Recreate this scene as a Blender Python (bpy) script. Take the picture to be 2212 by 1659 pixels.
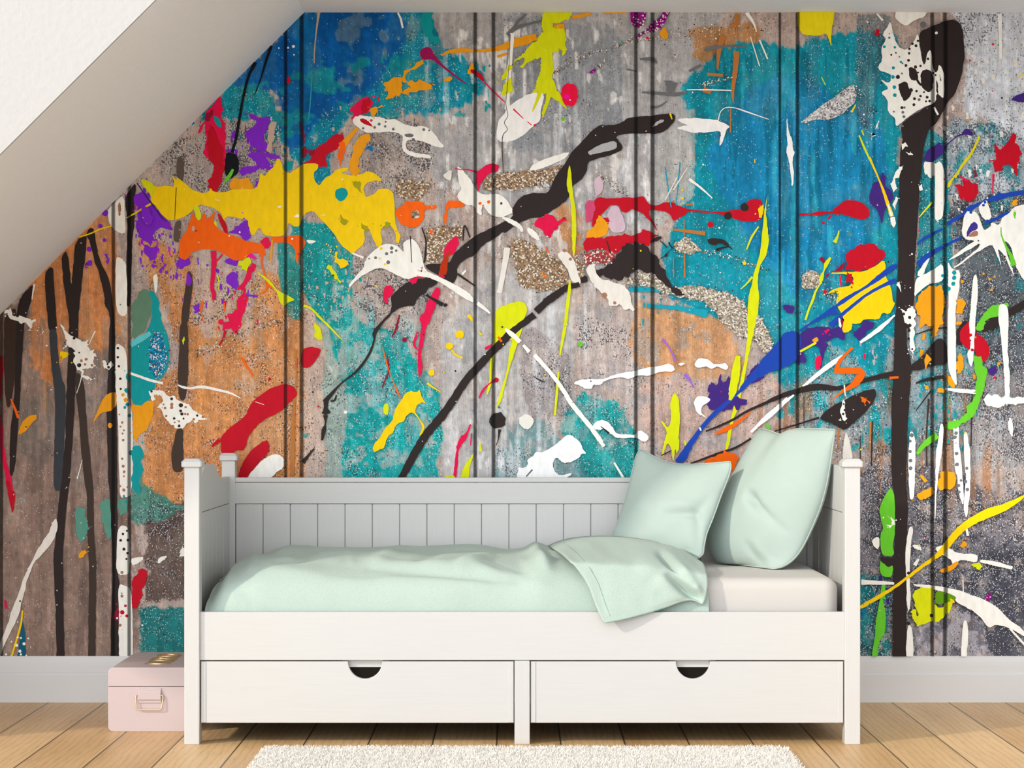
import bpy, bmesh, math, random
import numpy as np
from mathutils import Vector, Matrix
from mathutils.geometry import tessellate_polygon

for o in list(bpy.data.objects):
    bpy.data.objects.remove(o)
SC = bpy.context.scene
COL = SC.collection
random.seed(7)
RNG = np.random.default_rng(11)

# ---------------------------------------------------------------- camera
# the bed's front plane is y = 0; there one photo pixel is 1.4 mm and the eye is 6.6 m away
S, D, EYE, VX, VY = 0.0014, 6.6, 1.0129, 1110.0, 885.0
cam = bpy.data.cameras.new('camera')
cam.sensor_width = 36.0
cam.lens = 36.0 * (D / S) / 2212.0
cam.shift_x = (1106.0 - VX) / 2212.0
cam.shift_y = (VY - 829.5) / 2212.0
cam.clip_start, cam.clip_end = 0.05, 100
cam_o = bpy.data.objects.new('camera', cam)
cam_o.location = (0, -D, EYE)
cam_o.rotation_euler = (math.pi / 2, 0, 0)
COL.objects.link(cam_o)
SC.camera = cam_o

# ---------------------------------------------------------------- light
W = bpy.data.worlds.new('daylight')
SC.world = W
W.use_nodes = True
wn = W.node_tree.nodes
bgn = wn['Background']
bgn.inputs['Color'].default_value = (0.94, 0.97, 1.0, 1)
# sky brightened behind and a little left of the camera, added to lift the wall
_tc = wn.new('ShaderNodeTexCoord')
_dt = wn.new('ShaderNodeVectorMath'); _dt.operation = 'DOT_PRODUCT'
_mx = wn.new('ShaderNodeMath'); _mx.operation = 'MAXIMUM'; _mx.inputs[1].default_value = 0.0
_pw = wn.new('ShaderNodeMath'); _pw.operation = 'POWER'; _pw.inputs[1].default_value = 5.0
_ma = wn.new('ShaderNodeMath'); _ma.operation = 'MULTIPLY_ADD'
_ma.inputs[1].default_value, _ma.inputs[2].default_value = 3.6, 0.60
_wl = W.node_tree.links
_wl.new(_tc.outputs['Generated'], _dt.inputs[0])
_dt.inputs[1].default_value = Vector((-0.36, -0.93, 0.07)).normalized()
_wl.new(_dt.outputs['Value'], _mx.inputs[0]); _wl.new(_mx.outputs[0], _pw.inputs[0])
_wl.new(_pw.outputs[0], _ma.inputs[0]); _wl.new(_ma.outputs[0], bgn.inputs['Strength'])
sun = bpy.data.lights.new('sun', 'SUN')
sun.energy = 1.75
sun.color = (1.0, 0.90, 0.76)
sun.angle = math.radians(2.6)
sun_o = bpy.data.objects.new('sun', sun)
SUN_DIR = Vector((0.833, 0.553, -0.445)).normalized()      # the way the light travels
sun_o.rotation_euler = SUN_DIR.to_track_quat('-Z', 'Y').to_euler()
sun_o.location = (-5, -4, 4)
COL.objects.link(sun_o)
vs = SC.view_settings
vs.view_transform = 'Standard'
vs.look = 'None'
vs.gamma = 1.0
vs.use_curve_mapping = False
vs.exposure = 0.25

# ---------------------------------------------------------------- helpers
def q_of(y): return D / (D + y)
def wp(px, py, y):
    """world point at depth y that the photo shows at pixel px, py"""
    q = q_of(y)
    return Vector(((px - VX) * S / q, y, EYE + (VY - py) * S / q))
def px_of(v):
    q = q_of(v[1])
    return VX + v[0] * q / S, VY - (v[2] - EYE) * q / S

def lin(c):
    c = c / 255.0
    return c / 12.92 if c <= 0.04045 else ((c + 0.055) / 1.055) ** 2.4
def rgb(r, g, b, k=1.0):
    return tuple(min(0.96, lin(x) * k) for x in (r, g, b)) + (1.0,)

def nd(nt, typ, loc=(0, 0), **kw):
    n = nt.nodes.new(typ)
    for k, v in kw.items():
        setattr(n, k, v)
    return n
def mat(name, color, rough=0.5, spec=0.4):
    m = bpy.data.materials.new(name)
    m.use_nodes = True
    b = m.node_tree.nodes['Principled BSDF']
    b.inputs['Base Color'].default_value = color
    b.inputs['Roughness'].default_value = rough
    b.inputs['Specular IOR Level'].default_value = spec
    return m, m.node_tree, b
def noise_tint(nt, b, c0, c1, scale, stretch=(1, 1, 1), detail=4, bump=0.0, bdist=0.002, lo=0.3, hi=0.7):
    L = nt.links
    g = nd(nt, 'ShaderNodeNewGeometry')
    mp = nd(nt, 'ShaderNodeMapping')
    mp.inputs['Scale'].default_value = stretch
    L.new(g.outputs['Position'], mp.inputs['Vector'])
    n = nd(nt, 'ShaderNodeTexNoise')
    n.inputs['Scale'].default_value = scale
    n.inputs['Detail'].default_value = detail
    L.new(mp.outputs[0], n.inputs['Vector'])
    r = nd(nt, 'ShaderNodeValToRGB')
    r.color_ramp.elements[0].position = lo
    r.color_ramp.elements[1].position = hi
    r.color_ramp.elements[0].color = c0
    r.color_ramp.elements[1].color = c1
    L.new(n.outputs['Fac'], r.inputs[0])
    L.new(r.outputs[0], b.inputs['Base Color'])
    if bump:
        bp = nd(nt, 'ShaderNodeBump')
        bp.inputs['Strength'].default_value = bump
        bp.inputs['Distance'].default_value = bdist
        L.new(n.outputs['Fac'], bp.inputs['Height'])
        L.new(bp.outputs[0], b.inputs['Normal'])
    return n, r

def link(name, me, parent=None, loc=None):
    o = bpy.data.objects.new(name, me)
    COL.objects.link(o)
    if parent is not None:
        o.parent = parent
    if loc is not None:
        o.location = loc
    return o
def world_base(p):
    v = Vector((0, 0, 0))
    while p is not None:
        v += p.location
        p = p.parent
    return v
def obj(name, bm, m, parent=None, smooth=False):
    """one mesh object from a bmesh given in world coordinates; its origin sits at its own base"""
    bmesh.ops.recalc_face_normals(bm, faces=bm.faces)
    return obj_raw(name, bm, m, parent, smooth)
def obj_raw(name, bm, m, parent=None, smooth=False):
    vs_ = [v.co for v in bm.verts]
    lo = Vector([min(v[i] for v in vs_) for i in range(3)])
    hi = Vector([max(v[i] for v in vs_) for i in range(3)])
    org = Vector(((lo.x + hi.x) / 2, (lo.y + hi.y) / 2, lo.z))
    bmesh.ops.translate(bm, verts=bm.verts, vec=-org)
    me = bpy.data.meshes.new(name)
    bm.to_mesh(me)
    bm.free()
    for mm in (m if isinstance(m, (list, tuple)) else [m]):
        me.materials.append(mm)
    if smooth:
        for p in me.polygons:
            p.use_smooth = True
    return link(name, me, parent, org - world_base(parent))
def thing(name, label, cat, loc, group=None):
    o = link(name, None, None, Vector(loc))
    o.empty_display_size = 0.1
    return tag(o, label, cat, group)
def tag(o, label, cat, group=None):
    o['label'] = label
    o['category'] = cat
    if group:
        o['group'] = group
    return o
def struct(o, label, cat):
    o['kind'] = 'structure'
    return tag(o, label, cat)

def add_box(bm, x0, x1, y0, y1, z0, z1, bev=0.0, seg=2):
    t = bmesh.new()
    bmesh.ops.create_cube(t, size=1.0)
    bmesh.ops.transform(t, verts=t.verts, matrix=Matrix.Translation(((x0 + x1) / 2, (y0 + y1) / 2, (z0 + z1) / 2))
                        @ Matrix.Diagonal((x1 - x0, y1 - y0, z1 - z0, 1)))
    if bev:
        bmesh.ops.bevel(t, geom=list(t.edges), offset=bev, segments=seg, profile=0.5, affect='EDGES')
    merge(bm, t)
def merge(bm, t):
    me = bpy.data.meshes.new('tmp')
    t.to_mesh(me)
    t.free()
    bm.from_mesh(me)
    bpy.data.meshes.remove(me)
def box(*a, **k):
    bm = bmesh.new()
    add_box(bm, *a, **k)
    return bm
def prism(pts, axis, a, b, bev=0.0, bm=None):
    """polygon extruded along an axis; pts are the two other coordinates in x,y,z order"""
    t = bmesh.new()
    def P(p, w):
        c = list(p)
        c.insert('xyz'.index(axis), w)
        return c
    v0 = [t.verts.new(P(p, a)) for p in pts]
    v1 = [t.verts.new(P(p, b)) for p in pts]
    t.faces.new(v0)
    t.faces.new(v1[::-1])
    n = len(pts)
    for i in range(n):
        t.faces.new((v0[i], v1[i], v1[(i + 1) % n], v0[(i + 1) % n]))
    bmesh.ops.recalc_face_normals(t, faces=t.faces)
    if bev:
        caps = [e for e in t.edges if all(abs(v.co['xyz'.index(axis)] - a) < 1e-6 for v in e.verts)
                or all(abs(v.co['xyz'.index(axis)] - b) < 1e-6 for v in e.verts)]
        bmesh.ops.bevel(t, geom=caps, offset=bev, segments=2, profile=0.5, affect='EDGES')
    if bm is None:
        return t
    merge(bm, t)
def tube(pts, r, closed=False, seg=8, bm=None):
    t = bmesh.new() if bm is None else bm
    pts = [Vector(p) for p in pts]
    n = len(pts)
    rings = []
    for i, p in enumerate(pts):
        a = pts[(i - 1) % n] if closed or i else p
        b = pts[(i + 1) % n] if closed or i < n - 1 else p
        d = (b - a).normalized()
        up = Vector((0, 1, 0)) if abs(d.y) < 0.9 else Vector((1, 0, 0))
        e1 = d.cross(up).normalized()
        e2 = d.cross(e1)
        rings.append([t.verts.new(p + (e1 * math.cos(k * 2 * math.pi / seg) + e2 * math.sin(k * 2 * math.pi / seg)) * r) for k in range(seg)])
    for i in range(n if closed else n - 1):
        A, B = rings[i], rings[(i + 1) % n]
        for k in range(seg):
            t.faces.new((A[k], A[(k + 1) % seg], B[(k + 1) % seg], B[k]))
    if not closed:
        t.faces.new(rings[0][::-1])
        t.faces.new(rings[-1])
    return t
def resample(pts, n):
    pts = [np.array(p, float) for p in pts]
    d = np.concatenate([[0], np.cumsum([np.linalg.norm(pts[i + 1] - pts[i]) for i in range(len(pts) - 1)])])
    t = np.linspace(0, d[-1], n)
    A = np.array(pts)
    return np.stack([np.interp(t, d, A[:, k]) for k in range(A.shape[1])], 1)
def catmull(pts, per=6):
    P = [np.array(p, float) for p in pts]
    if len(P) < 3:
        return np.array(P)
    P = [2 * P[0] - P[1]] + P + [2 * P[-1] - P[-2]]
    out = []
    for i in range(1, len(P) - 2):
        for k in range(per):
            t = k / per
            a, b, c, d = P[i - 1], P[i], P[i + 1], P[i + 2]
            out.append(0.5 * ((2 * b) + (c - a) * t + (2 * a - 5 * b + 4 * c - d) * t * t + (3 * b - a - 3 * c + d) * t ** 3))
    out.append(P[-2])
    return np.array(out)
def sstep(a, b, x):
    t = np.clip((x - a) / (b - a), 0, 1)
    return t * t * (3 - 2 * t)
def vnoise(shape, cy, cx, octaves=1, rng=RNG):
    """value noise, cy x cx cells over an array of the given shape"""
    h, w = shape
    out = np.zeros(shape)
    amp, tot = 1.0, 0.0
    for o in range(octaves):
        gy, gx = max(1, int(cy * 2 ** o)), max(1, int(cx * 2 ** o))
        g = rng.random((gy + 2, gx + 2))
        yy = np.linspace(0, gy, h, endpoint=False)
        xx = np.linspace(0, gx, w, endpoint=False)
        yi, xi = yy.astype(int), xx.astype(int)
        fy = (yy - yi)[:, None]
        fx = (xx - xi)[None, :]
        fy = fy * fy * (3 - 2 * fy)
        fx = fx * fx * (3 - 2 * fx)
        a = g[yi][:, xi]; b = g[yi][:, xi + 1]; c = g[yi + 1][:, xi]; d = g[yi + 1][:, xi + 1]
        out += amp * ((a * (1 - fx) + b * fx) * (1 - fy) + (c * (1 - fx) + d * fx) * fy)
        tot += amp
        amp *= 0.55
    return out / tot
def grid_bm(P, bm=None, wrap=False):
    """P[i][j] world points -> quad grid"""
    t = bmesh.new() if bm is None else bm
    V = [[t.verts.new(p) for p in row] for row in P]
    for i in range(len(V) - 1):
        for j in range(len(V[0]) - 1):
            t.faces.new((V[i][j], V[i][j + 1], V[i + 1][j + 1], V[i + 1][j]))
    return t, V

# ---------------------------------------------------------------- materials
def plaster(name, c, bump):
    m, nt, b = mat(name, c, 0.85, 0.2)
    noise_tint(nt, b, tuple(x * 0.97 for x in c[:3]) + (1,), c, 55, bump=bump, bdist=0.006, detail=6)
    return m
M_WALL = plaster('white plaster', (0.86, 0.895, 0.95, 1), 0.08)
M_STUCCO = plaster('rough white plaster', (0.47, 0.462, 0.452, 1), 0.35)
M_SKIRT, nt, b = mat('skirting paint', (0.65, 0.645, 0.65, 1), 0.45)
noise_tint(nt, b, (0.64, 0.64, 0.645, 1), (0.66, 0.66, 0.665, 1), 3)

def wood_white(name, stretch):
    m, nt, b = mat(name, (0.83, 0.81, 0.77, 1), 0.42, 0.35)
    noise_tint(nt, b, (0.545, 0.542, 0.533, 1), (0.562, 0.560, 0.55, 1), 14, stretch, detail=6, bump=0.06, bdist=0.002)
    return m
M_BEDV = wood_white('white painted wood upright grain', (14, 14, 0.8))
M_BEDH = wood_white('white painted wood lengthwise grain', (0.6, 14, 16))
M_DARK, nt, b = mat('drawer box painted shade', (0.012, 0.010, 0.008, 1), 0.9, 0.05)  # near black: the shade inside the drawers is put into the colour

def floor_mat():
    m, nt, b = mat('oak planks', (0.5, 0.32, 0.15, 1), 0.42, 0.35)
    L = nt.links
    g = nd(nt, 'ShaderNodeNewGeometry')
    sp = nd(nt, 'ShaderNodeSeparateXYZ')
    L.new(g.outputs['Position'], sp.inputs[0])
    def M(op, a, bb=None, c=None):
        n = nd(nt, 'ShaderNodeMath', operation=op)
        for i, v in enumerate((a, bb, c)):
            if v is None: continue
            if hasattr(v, 'is_linked'): L.new(v, n.inputs[i])
            else: n.inputs[i].default_value = v
        return n.outputs[0]
    t = M('DIVIDE', M('ADD', sp.outputs[0], 1.608 + 1.945), 0.1945)
    pid = M('FLOOR', t)
    fr = M('FRACT', t)
    ed = M('MINIMUM', fr, M('SUBTRACT', 1.0, fr))
    wn_ = nd(nt, 'ShaderNodeTexWhiteNoise', noise_dimensions='1D')
    L.new(pid, wn_.inputs['W'])
    # grain: noise stretched along the plank, shifted per plank
    cb = nd(nt, 'ShaderNodeCombineXYZ')
    L.new(M('MULTIPLY', sp.outputs[0], 1.0), cb.inputs[0])
    L.new(M('ADD', M('MULTIPLY', sp.outputs[1], 0.13), M('MULTIPLY', wn_.outputs['Value'], 37.0)), cb.inputs[1])
    L.new(pid, cb.inputs[2])
    n1 = nd(nt, 'ShaderNodeTexNoise'); n1.inputs['Scale'].default_value = 7; n1.inputs['Detail'].default_value = 3
    L.new(cb.outputs[0], n1.inputs['Vector'])
    wv = nd(nt, 'ShaderNodeTexWave', wave_type='BANDS', bands_direction='X')
    wv.inputs['Scale'].default_value = 14; wv.inputs['Distortion'].default_value = 7
    wv.inputs['Detail'].default_value = 3; wv.inputs['Detail Scale'].default_value = 1.0
    L.new(cb.outputs[0], wv.inputs['Vector'])
    cb2 = nd(nt, 'ShaderNodeCombineXYZ')
    L.new(M('MULTIPLY', sp.outputs[0], 260.0), cb2.inputs[0]); L.new(M('MULTIPLY', sp.outputs[1], 9.0), cb2.inputs[1]); L.new(pid, cb2.inputs[2])
    n2 = nd(nt, 'ShaderNodeTexNoise'); n2.inputs['Scale'].default_value = 1.0; n2.inputs['Detail'].default_value = 3
    L.new(cb2.outputs[0], n2.inputs['Vector'])
    r = nd(nt, 'ShaderNodeValToRGB')
    r.color_ramp.elements[0].color = (0.58, 0.345, 0.15, 1); r.color_ramp.elements[0].position = 0.25
    r.color_ramp.elements[1].color = (0.83, 0.565, 0.295, 1); r.color_ramp.elements[1].position = 0.75
    L.new(M('ADD', M('MULTIPLY', n1.outputs['Fac'], 0.65), M('MULTIPLY', wn_.outputs['Value'], 0.35)), r.inputs[0])
    # fine dark pores and bands
    pores = nd(nt, 'ShaderNodeMapRange'); pores.inputs['From Min'].default_value = 0.33; pores.inputs['From Max'].default_value = 0.46
    pores.inputs['To Min'].default_value = 0.80; L.new(n2.outputs['Fac'], pores.inputs[0])
    band = nd(nt, 'ShaderNodeMapRange'); band.inputs['From Min'].default_value = 0.0; band.inputs['From Max'].default_value = 0.35
    band.inputs['To Min'].default_value = 0.86; L.new(wv.outputs['Fac'], band.inputs[0])
    seam = nd(nt, 'ShaderNodeMapRange'); seam.inputs['From Min'].default_value = 0.009; seam.inputs['From Max'].default_value = 0.017
    seam.inputs['To Min'].default_value = 0.18; L.new(ed, seam.inputs[0])
    f = M('MULTIPLY', M('MULTIPLY', pores.outputs[0], band.outputs[0]), seam.outputs[0])
    mx = nd(nt, 'ShaderNodeVectorMath', operation='SCALE')
    L.new(r.outputs[0], mx.inputs[0]); L.new(f, mx.inputs['Scale'])
    L.new(mx.outputs[0], b.inputs['Base Color'])
    bp = nd(nt, 'ShaderNodeBump'); bp.inputs['Strength'].default_value = 0.25; bp.inputs['Distance'].default_value = 0.002
    L.new(f, bp.inputs['Height']); L.new(bp.outputs[0], b.inputs['Normal'])
    return m
M_FLOOR = floor_mat()

def cloth(name, c, scale, bump, rough=0.9, weave=True):
    m, nt, b = mat(name, c, rough, 0.15)
    b.inputs['Sheen Weight'].default_value = 0.08
    b.inputs['Sheen Roughness'].default_value = 0.5
    L = nt.links
    g = nd(nt, 'ShaderNodeNewGeometry')
    mp = nd(nt, 'ShaderNodeMapping'); mp.inputs['Scale'].default_value = (1, 1, 1.3)
    mp.inputs['Rotation'].default_value = (0.3, 0.5, 0.9)
    L.new(g.outputs['Position'], mp.inputs['Vector'])
    n = nd(nt, 'ShaderNodeTexNoise' if not weave else 'ShaderNodeTexVoronoi'); n.inputs['Scale'].default_value = scale
    L.new(mp.outputs[0], n.inputs['Vector'])
    r = nd(nt, 'ShaderNodeValToRGB')
    r.color_ramp.elements[0].color = c
    r.color_ramp.elements[1].color = tuple(x * (0.86 if weave else 0.97) for x in c[:3]) + (1,)
    r.color_ramp.elements[0].position = 0.2; r.color_ramp.elements[1].position = 0.95
    L.new(n.outputs[0], r.inputs[0]); L.new(r.outputs[0], b.inputs['Base Color'])
    bp = nd(nt, 'ShaderNodeBump'); bp.inputs['Strength'].default_value = bump; bp.inputs['Distance'].default_value = 0.002; bp.invert = weave
    L.new(n.outputs[0], bp.inputs['Height']); L.new(bp.outputs[0], b.inputs['Normal'])
    return m
M_DUVET = cloth('mint woven cotton', (0.465, 0.575, 0.515, 1), 400, 0.45)
M_PILLOW = cloth('mint smooth cotton', (0.40, 0.49, 0.448, 1), 40, 0.05, weave=False)
M_SEAM, nt, b = mat('mint stitching', (0.20, 0.33, 0.28, 1), 0.9)
M_SHEET = cloth('cream sheet', (0.565, 0.54, 0.51, 1), 12, 0.12, weave=False)
M_RUG, nt, b = mat('rug backing', (0.70, 0.66, 0.60, 1), 0.95, 0.1)
M_PILE, nt, b = mat('cream pile', (0.85, 0.82, 0.77, 1), 0.95, 0.1)
noise_tint(nt, b, (0.74, 0.71, 0.66, 1), (0.90, 0.875, 0.83, 1), 260, detail=2)
M_PINK, nt, b = mat('blush enamel', (0.80, 0.575, 0.545, 1), 0.45, 0.35)
noise_tint(nt, b, (0.51, 0.42, 0.42, 1), (0.52, 0.43, 0.43, 1), 4)
M_GOLD, nt, b = mat('brass', (0.72, 0.50, 0.26, 1), 0.3)
b.inputs['Metallic'].default_value = 0.9

# ---------------------------------------------------------------- the room
WALL_Y = 0.967
CEIL_Z = EYE + (VY - 27) * S / q_of(WALL_Y)
SLX = (657 - VX) * S / q_of(WALL_Y)               # where slope and ceiling meet
KNEE_X = -2.30
KNEE_Z = CEIL_Z - (SLX - KNEE_X) * 0.9937
RIGHT_X = 2.05
struct(obj('floor', box(-4.2, 4.2, -7.5, WALL_Y + 0.03, -0.05, 0.0), M_FLOOR),
       'oak plank floor running from the camera towards the painted wall', 'floor')
wall = struct(obj('wall_back', box(KNEE_X - 0.06, RIGHT_X, WALL_Y, WALL_Y + 0.05, 0, CEIL_Z + 0.04), M_WALL),
              'back wall behind the daybed, papered with a paint splatter mural', 'wall')
struct(obj('ceiling', box(SLX, RIGHT_X, -0.72, WALL_Y, CEIL_Z, CEIL_Z + 0.05), M_WALL),
       'grey white flat ceiling strip along the top of the mural', 'ceiling')
th = 0.07
struct(obj('ceiling_slope', prism([(SLX, CEIL_Z), (KNEE_X, KNEE_Z), (KNEE_X - th, KNEE_Z), (SLX - th, CEIL_Z)], 'y', -0.606, WALL_Y), M_WALL),
       'sloping grey attic ceiling beside the upper left of the mural', 'ceiling')
struct(obj('wall_left', box(KNEE_X - 0.06, KNEE_X, -0.30, WALL_Y, 0, KNEE_Z), M_WALL),
       'low knee wall under the sloping ceiling at the left', 'wall')
BY = -0.618
struct(obj('shade_wall_right', box(RIGHT_X, RIGHT_X + 0.06, BY - 0.1, WALL_Y + 0.05, 0, CEIL_Z + 0.3), M_WALL),
       'plain white unseen side wall added to dim the light from the right', 'wall')  # out of view, added to hold back light from the open right side
struct(obj('sun_block_1', box(SLX, RIGHT_X, BY - 0.10, BY + 0.018, 2.155, CEIL_Z + 0.3), M_WALL),
       'added unseen block at the front edge of the flat ceiling, keeping sun off the wall', 'sun block')  # out of view, added to keep a sun patch off the mural
BH = 1.52
bx = SLX - (CEIL_Z - BH) / 0.9937
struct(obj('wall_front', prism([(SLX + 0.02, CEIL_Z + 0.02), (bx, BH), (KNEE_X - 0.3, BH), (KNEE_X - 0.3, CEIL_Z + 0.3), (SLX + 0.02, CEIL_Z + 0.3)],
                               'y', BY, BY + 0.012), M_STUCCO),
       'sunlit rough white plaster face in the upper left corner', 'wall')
prof = [(WALL_Y, 0), (0.952, 0), (0.952, 0.096), (0.953, 0.1), (0.957, 0.104), (0.9575, 0.128), (0.9585, 0.14), (0.962, 0.152), (0.963, 0.159), (WALL_Y, 0.159)]
struct(obj('baseboard_back', prism(prof, 'x', KNEE_X, RIGHT_X), M_SKIRT),
       'pale grey moulded skirting board along the foot of the mural', 'baseboard')

# ---------------------------------------------------------------- the daybed
XLO, XLI, XRI, XRO = -0.997, -0.951, 1.001, 1.048        # outer and inner faces of the posts
RY0, RY1 = 0.845, 0.896
bed = thing('daybed', 'white wooden daybed with two under-bed drawers standing against the mural', 'bed', ((XLO + XRO) / 2, 0.44, 0))
CAPZ, TOPZ = 0.8386, 0.8645
def cap_bm(x0, x1, y0, y1):
    bm = bmesh.new()
    o = 0.008
    a, c = (x0 - o, x1 + o, y0 - o, y1 + o), 0.008
    lv = [(0.0025, CAPZ), (0, CAPZ + 0.0025), (0, TOPZ - 0.009), (c, TOPZ - 0.001), (c + 0.002, TOPZ)]
    rings = []
    for ins, z in lv:
        X0, X1, Y0, Y1 = a[0] + ins, a[1] - ins, a[2] + ins, a[3] - ins
        k = 0.004
        rings.append([bm.verts.new(p) for p in ((X0 + k, Y0, z), (X1 - k, Y0, z), (X1, Y0 + k, z), (X1, Y1 - k, z),
                                                (X1 - k, Y1, z), (X0 + k, Y1, z), (X0, Y1 - k, z), (X0, Y0 + k, z))])
    for A, B in zip(rings, rings[1:]):
        for k in range(8):
            bm.faces.new((A[k], A[(k + 1) % 8], B[(k + 1) % 8], B[k]))
    bm.faces.new(rings[0][::-1]); bm.faces.new(rings[-1])
    return bm
for x0, x1 in ((XLO, XLI), (XRI, XRO)):
    for y0, y1 in ((0.0, 0.054), (RY0, RY1)):
        p = obj('post', box(x0, x1, y0, y1, 0, CAPZ, bev=0.0025), M_BEDV, bed)
        obj('post_cap', cap_bm(x0, x1, y0, y1), M_BEDV, p)
# end panels: a top board with a raised, shouldered crest over framed boards
def crest():
    z0, z1 = 0.785, 0.838
    up = [(t, z0 + (z1 - z0) * (3 * t * t - 2 * t ** 3)) for t in np.linspace(0, 1, 12)]
    pts = [(0.050, 0.6945), (0.050, z0)]
    pts += [(0.105 + 0.175 * t, z) for t, z in up]
    pts += [(0.640 - 0.185 * t, z) for t, z in up[::-1]]
    pts += [(RY0 + 0.004, z0), (RY0 + 0.004, 0.6945)]
    return pts
for xa, xb, sg in ((-0.989, -0.970, 1), (1.020, 1.039, -1)):
    bm = prism(crest(), 'x', xa, xb, bev=0.0015)
    add_box(bm, xa, xb, 0.05, 0.172, 0.058, 0.6925, bev=0.0012)
    add_box(bm, xa, xb, 0.706, RY0 + 0.003, 0.058, 0.6925, bev=0.0012)
    for k in range(6):
        y0 = 0.1735 + k * (0.531 / 6)
        add_box(bm, xa + 0.0015, xb - 0.0015, y0 + 0.0004, y0 + 0.531 / 6 - 0.0004, 0.058, 0.6925, bev=0.0012)
    obj('end_panel', bm, M_BEDV, bed)
BKY = RY0 + 0.004
obj('back_rail', box(XLI - 0.004, XRI + 0.004, BKY, BKY + 0.022, 0.692, 0.764, bev=0.0015), M_BEDH, bed)
obj('back_cap_strip', box(XLI, XRI, BKY - 0.002, BKY + 0.026, 0.7655, 0.781, bev=0.002), M_BEDH, bed)
bm = bmesh.new()
gx = (568 - VX) * S / q_of(BKY) - 0.0935
x = gx
while x < XRI:
    a, c = max(x, XLI), min(x + 0.0933, XRI)
    add_box(bm, a + 0.0006, c - 0.0006, BKY + 0.002, BKY + 0.018, 0.24, 0.6905, bev=0.0022, seg=1)
    x += 0.0933
obj('back_panel', bm, M_BEDV, bed)
obj('side_rail', box(XLI - 0.002, XRI + 0.002, 0.011, 0.034, 0.2535, 0.400, bev=0.0022), M_BEDH, bed)
obj('bed_base', box(XLI + 0.002, XRI - 0.002, 0.036, BKY, 0.27, 0.30), M_BEDH, bed)
obj('leg', box(0.0021, 0.0484, 0.006, 0.052, 0, 0.2525, bev=0.0022), M_BEDV, bed)
for cx_px, x0, x1 in ((788.0, XLI + 0.0025, -0.0002), (1497.8, 0.0507, XRI - 0.0025)):
    z0, z1, R = 0.0637, 0.2503, 0.0515
    cx = (cx_px - VX) * S
    pts = [(x0, z0), (x1, z0), (x1, z1), (cx + R, z1)]
    pts += [(cx + R * math.cos(a), z1 - R * 1.03 * math.sin(a)) for a in np.linspace(0.06, math.pi - 0.06, 22)]
    pts += [(cx - R, z1), (x0, z1)]
    bm = prism(pts, 'y', 0.013, 0.031, bev=0.0018)
    dr = obj('drawer', bm, M_BEDH, bed)
    dr['label'] = 'drawer front with a half-round finger cut-out'
    # end battens let into the front, a hair proud so that their joint shows
    for e0, e1 in ((x0 + 0.0012, x0 + 0.0155), (x1 - 0.0155, x1 - 0.0012)):
        obj('end_batten', box(e0, e1, 0.0108, 0.016, z0 + 0.0015, z1 - 0.0015, bev=0.0009, seg=1), M_BEDV, dr)
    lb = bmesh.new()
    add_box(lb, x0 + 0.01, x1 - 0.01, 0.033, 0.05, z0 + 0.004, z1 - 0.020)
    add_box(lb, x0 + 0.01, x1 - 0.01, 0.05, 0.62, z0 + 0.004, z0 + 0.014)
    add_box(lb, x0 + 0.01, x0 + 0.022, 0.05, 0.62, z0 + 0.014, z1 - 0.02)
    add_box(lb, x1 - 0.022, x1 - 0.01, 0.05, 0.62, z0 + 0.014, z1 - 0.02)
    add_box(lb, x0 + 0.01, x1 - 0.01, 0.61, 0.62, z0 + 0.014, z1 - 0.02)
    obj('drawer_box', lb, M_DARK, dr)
    obj('grip_bar', box(cx - 0.07, cx + 0.07, 0.0315, 0.05, z1 - 0.0192, z1 + 0.001), M_BEDH, dr)

# ---------------------------------------------------------------- mattress
def rounded_slab(x0, x1, y0, y1, z0, z1, rc, re, n=10):
    """a slab with round corners in plan and rolled edges"""
    def ring(ins, z):
        out = []
        r = max(rc - ins, 0.004)
        for cx, cy, a0 in ((x1 - rc, y1 - rc, 0), (x0 + rc, y1 - rc, 90), (x0 + rc, y0 + rc, 180), (x1 - rc, y0 + rc, 270)):
            for k in range(n + 1):
                a = math.radians(a0 + 90 * k / n)
                out.append((cx + r * math.cos(a), cy + r * math.sin(a), z))
        return out
    lv = [(re * (1 - math.cos(a)), z1 - re * (1 - math.sin(a))) for a in np.linspace(0, math.pi / 2, 8)]
    lv = [(re * (1 - math.sin(a)), z0 + re * (1 - math.cos(a))) for a in np.linspace(0, math.pi / 2, 4)] + lv
    lv += [(re + 0.10, z1 + 0.001), (re + 0.25, z1 + 0.001)]
    bm = bmesh.new()
    R = [[bm.verts.new(p) for p in ring(i, z)] for i, z in lv]
    m_ = len(R[0])
    for A, B in zip(R, R[1:]):
        for k in range(m_):
            bm.faces.new((A[k], A[(k + 1) % m_], B[(k + 1) % m_], B[k]))
    bm.faces.new(R[0][::-1]); bm.faces.new(R[-1])
    return bm
mt = obj('mattress', rounded_slab(XLI + 0.13, XRI - 0.006, 0.076, BKY - 0.004, 0.301, 0.4965, 0.045, 0.036), M_SHEET, smooth=True)
tag(mt, 'cream covered mattress lying in the white daybed under the mint bedding', 'mattress')

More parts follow.
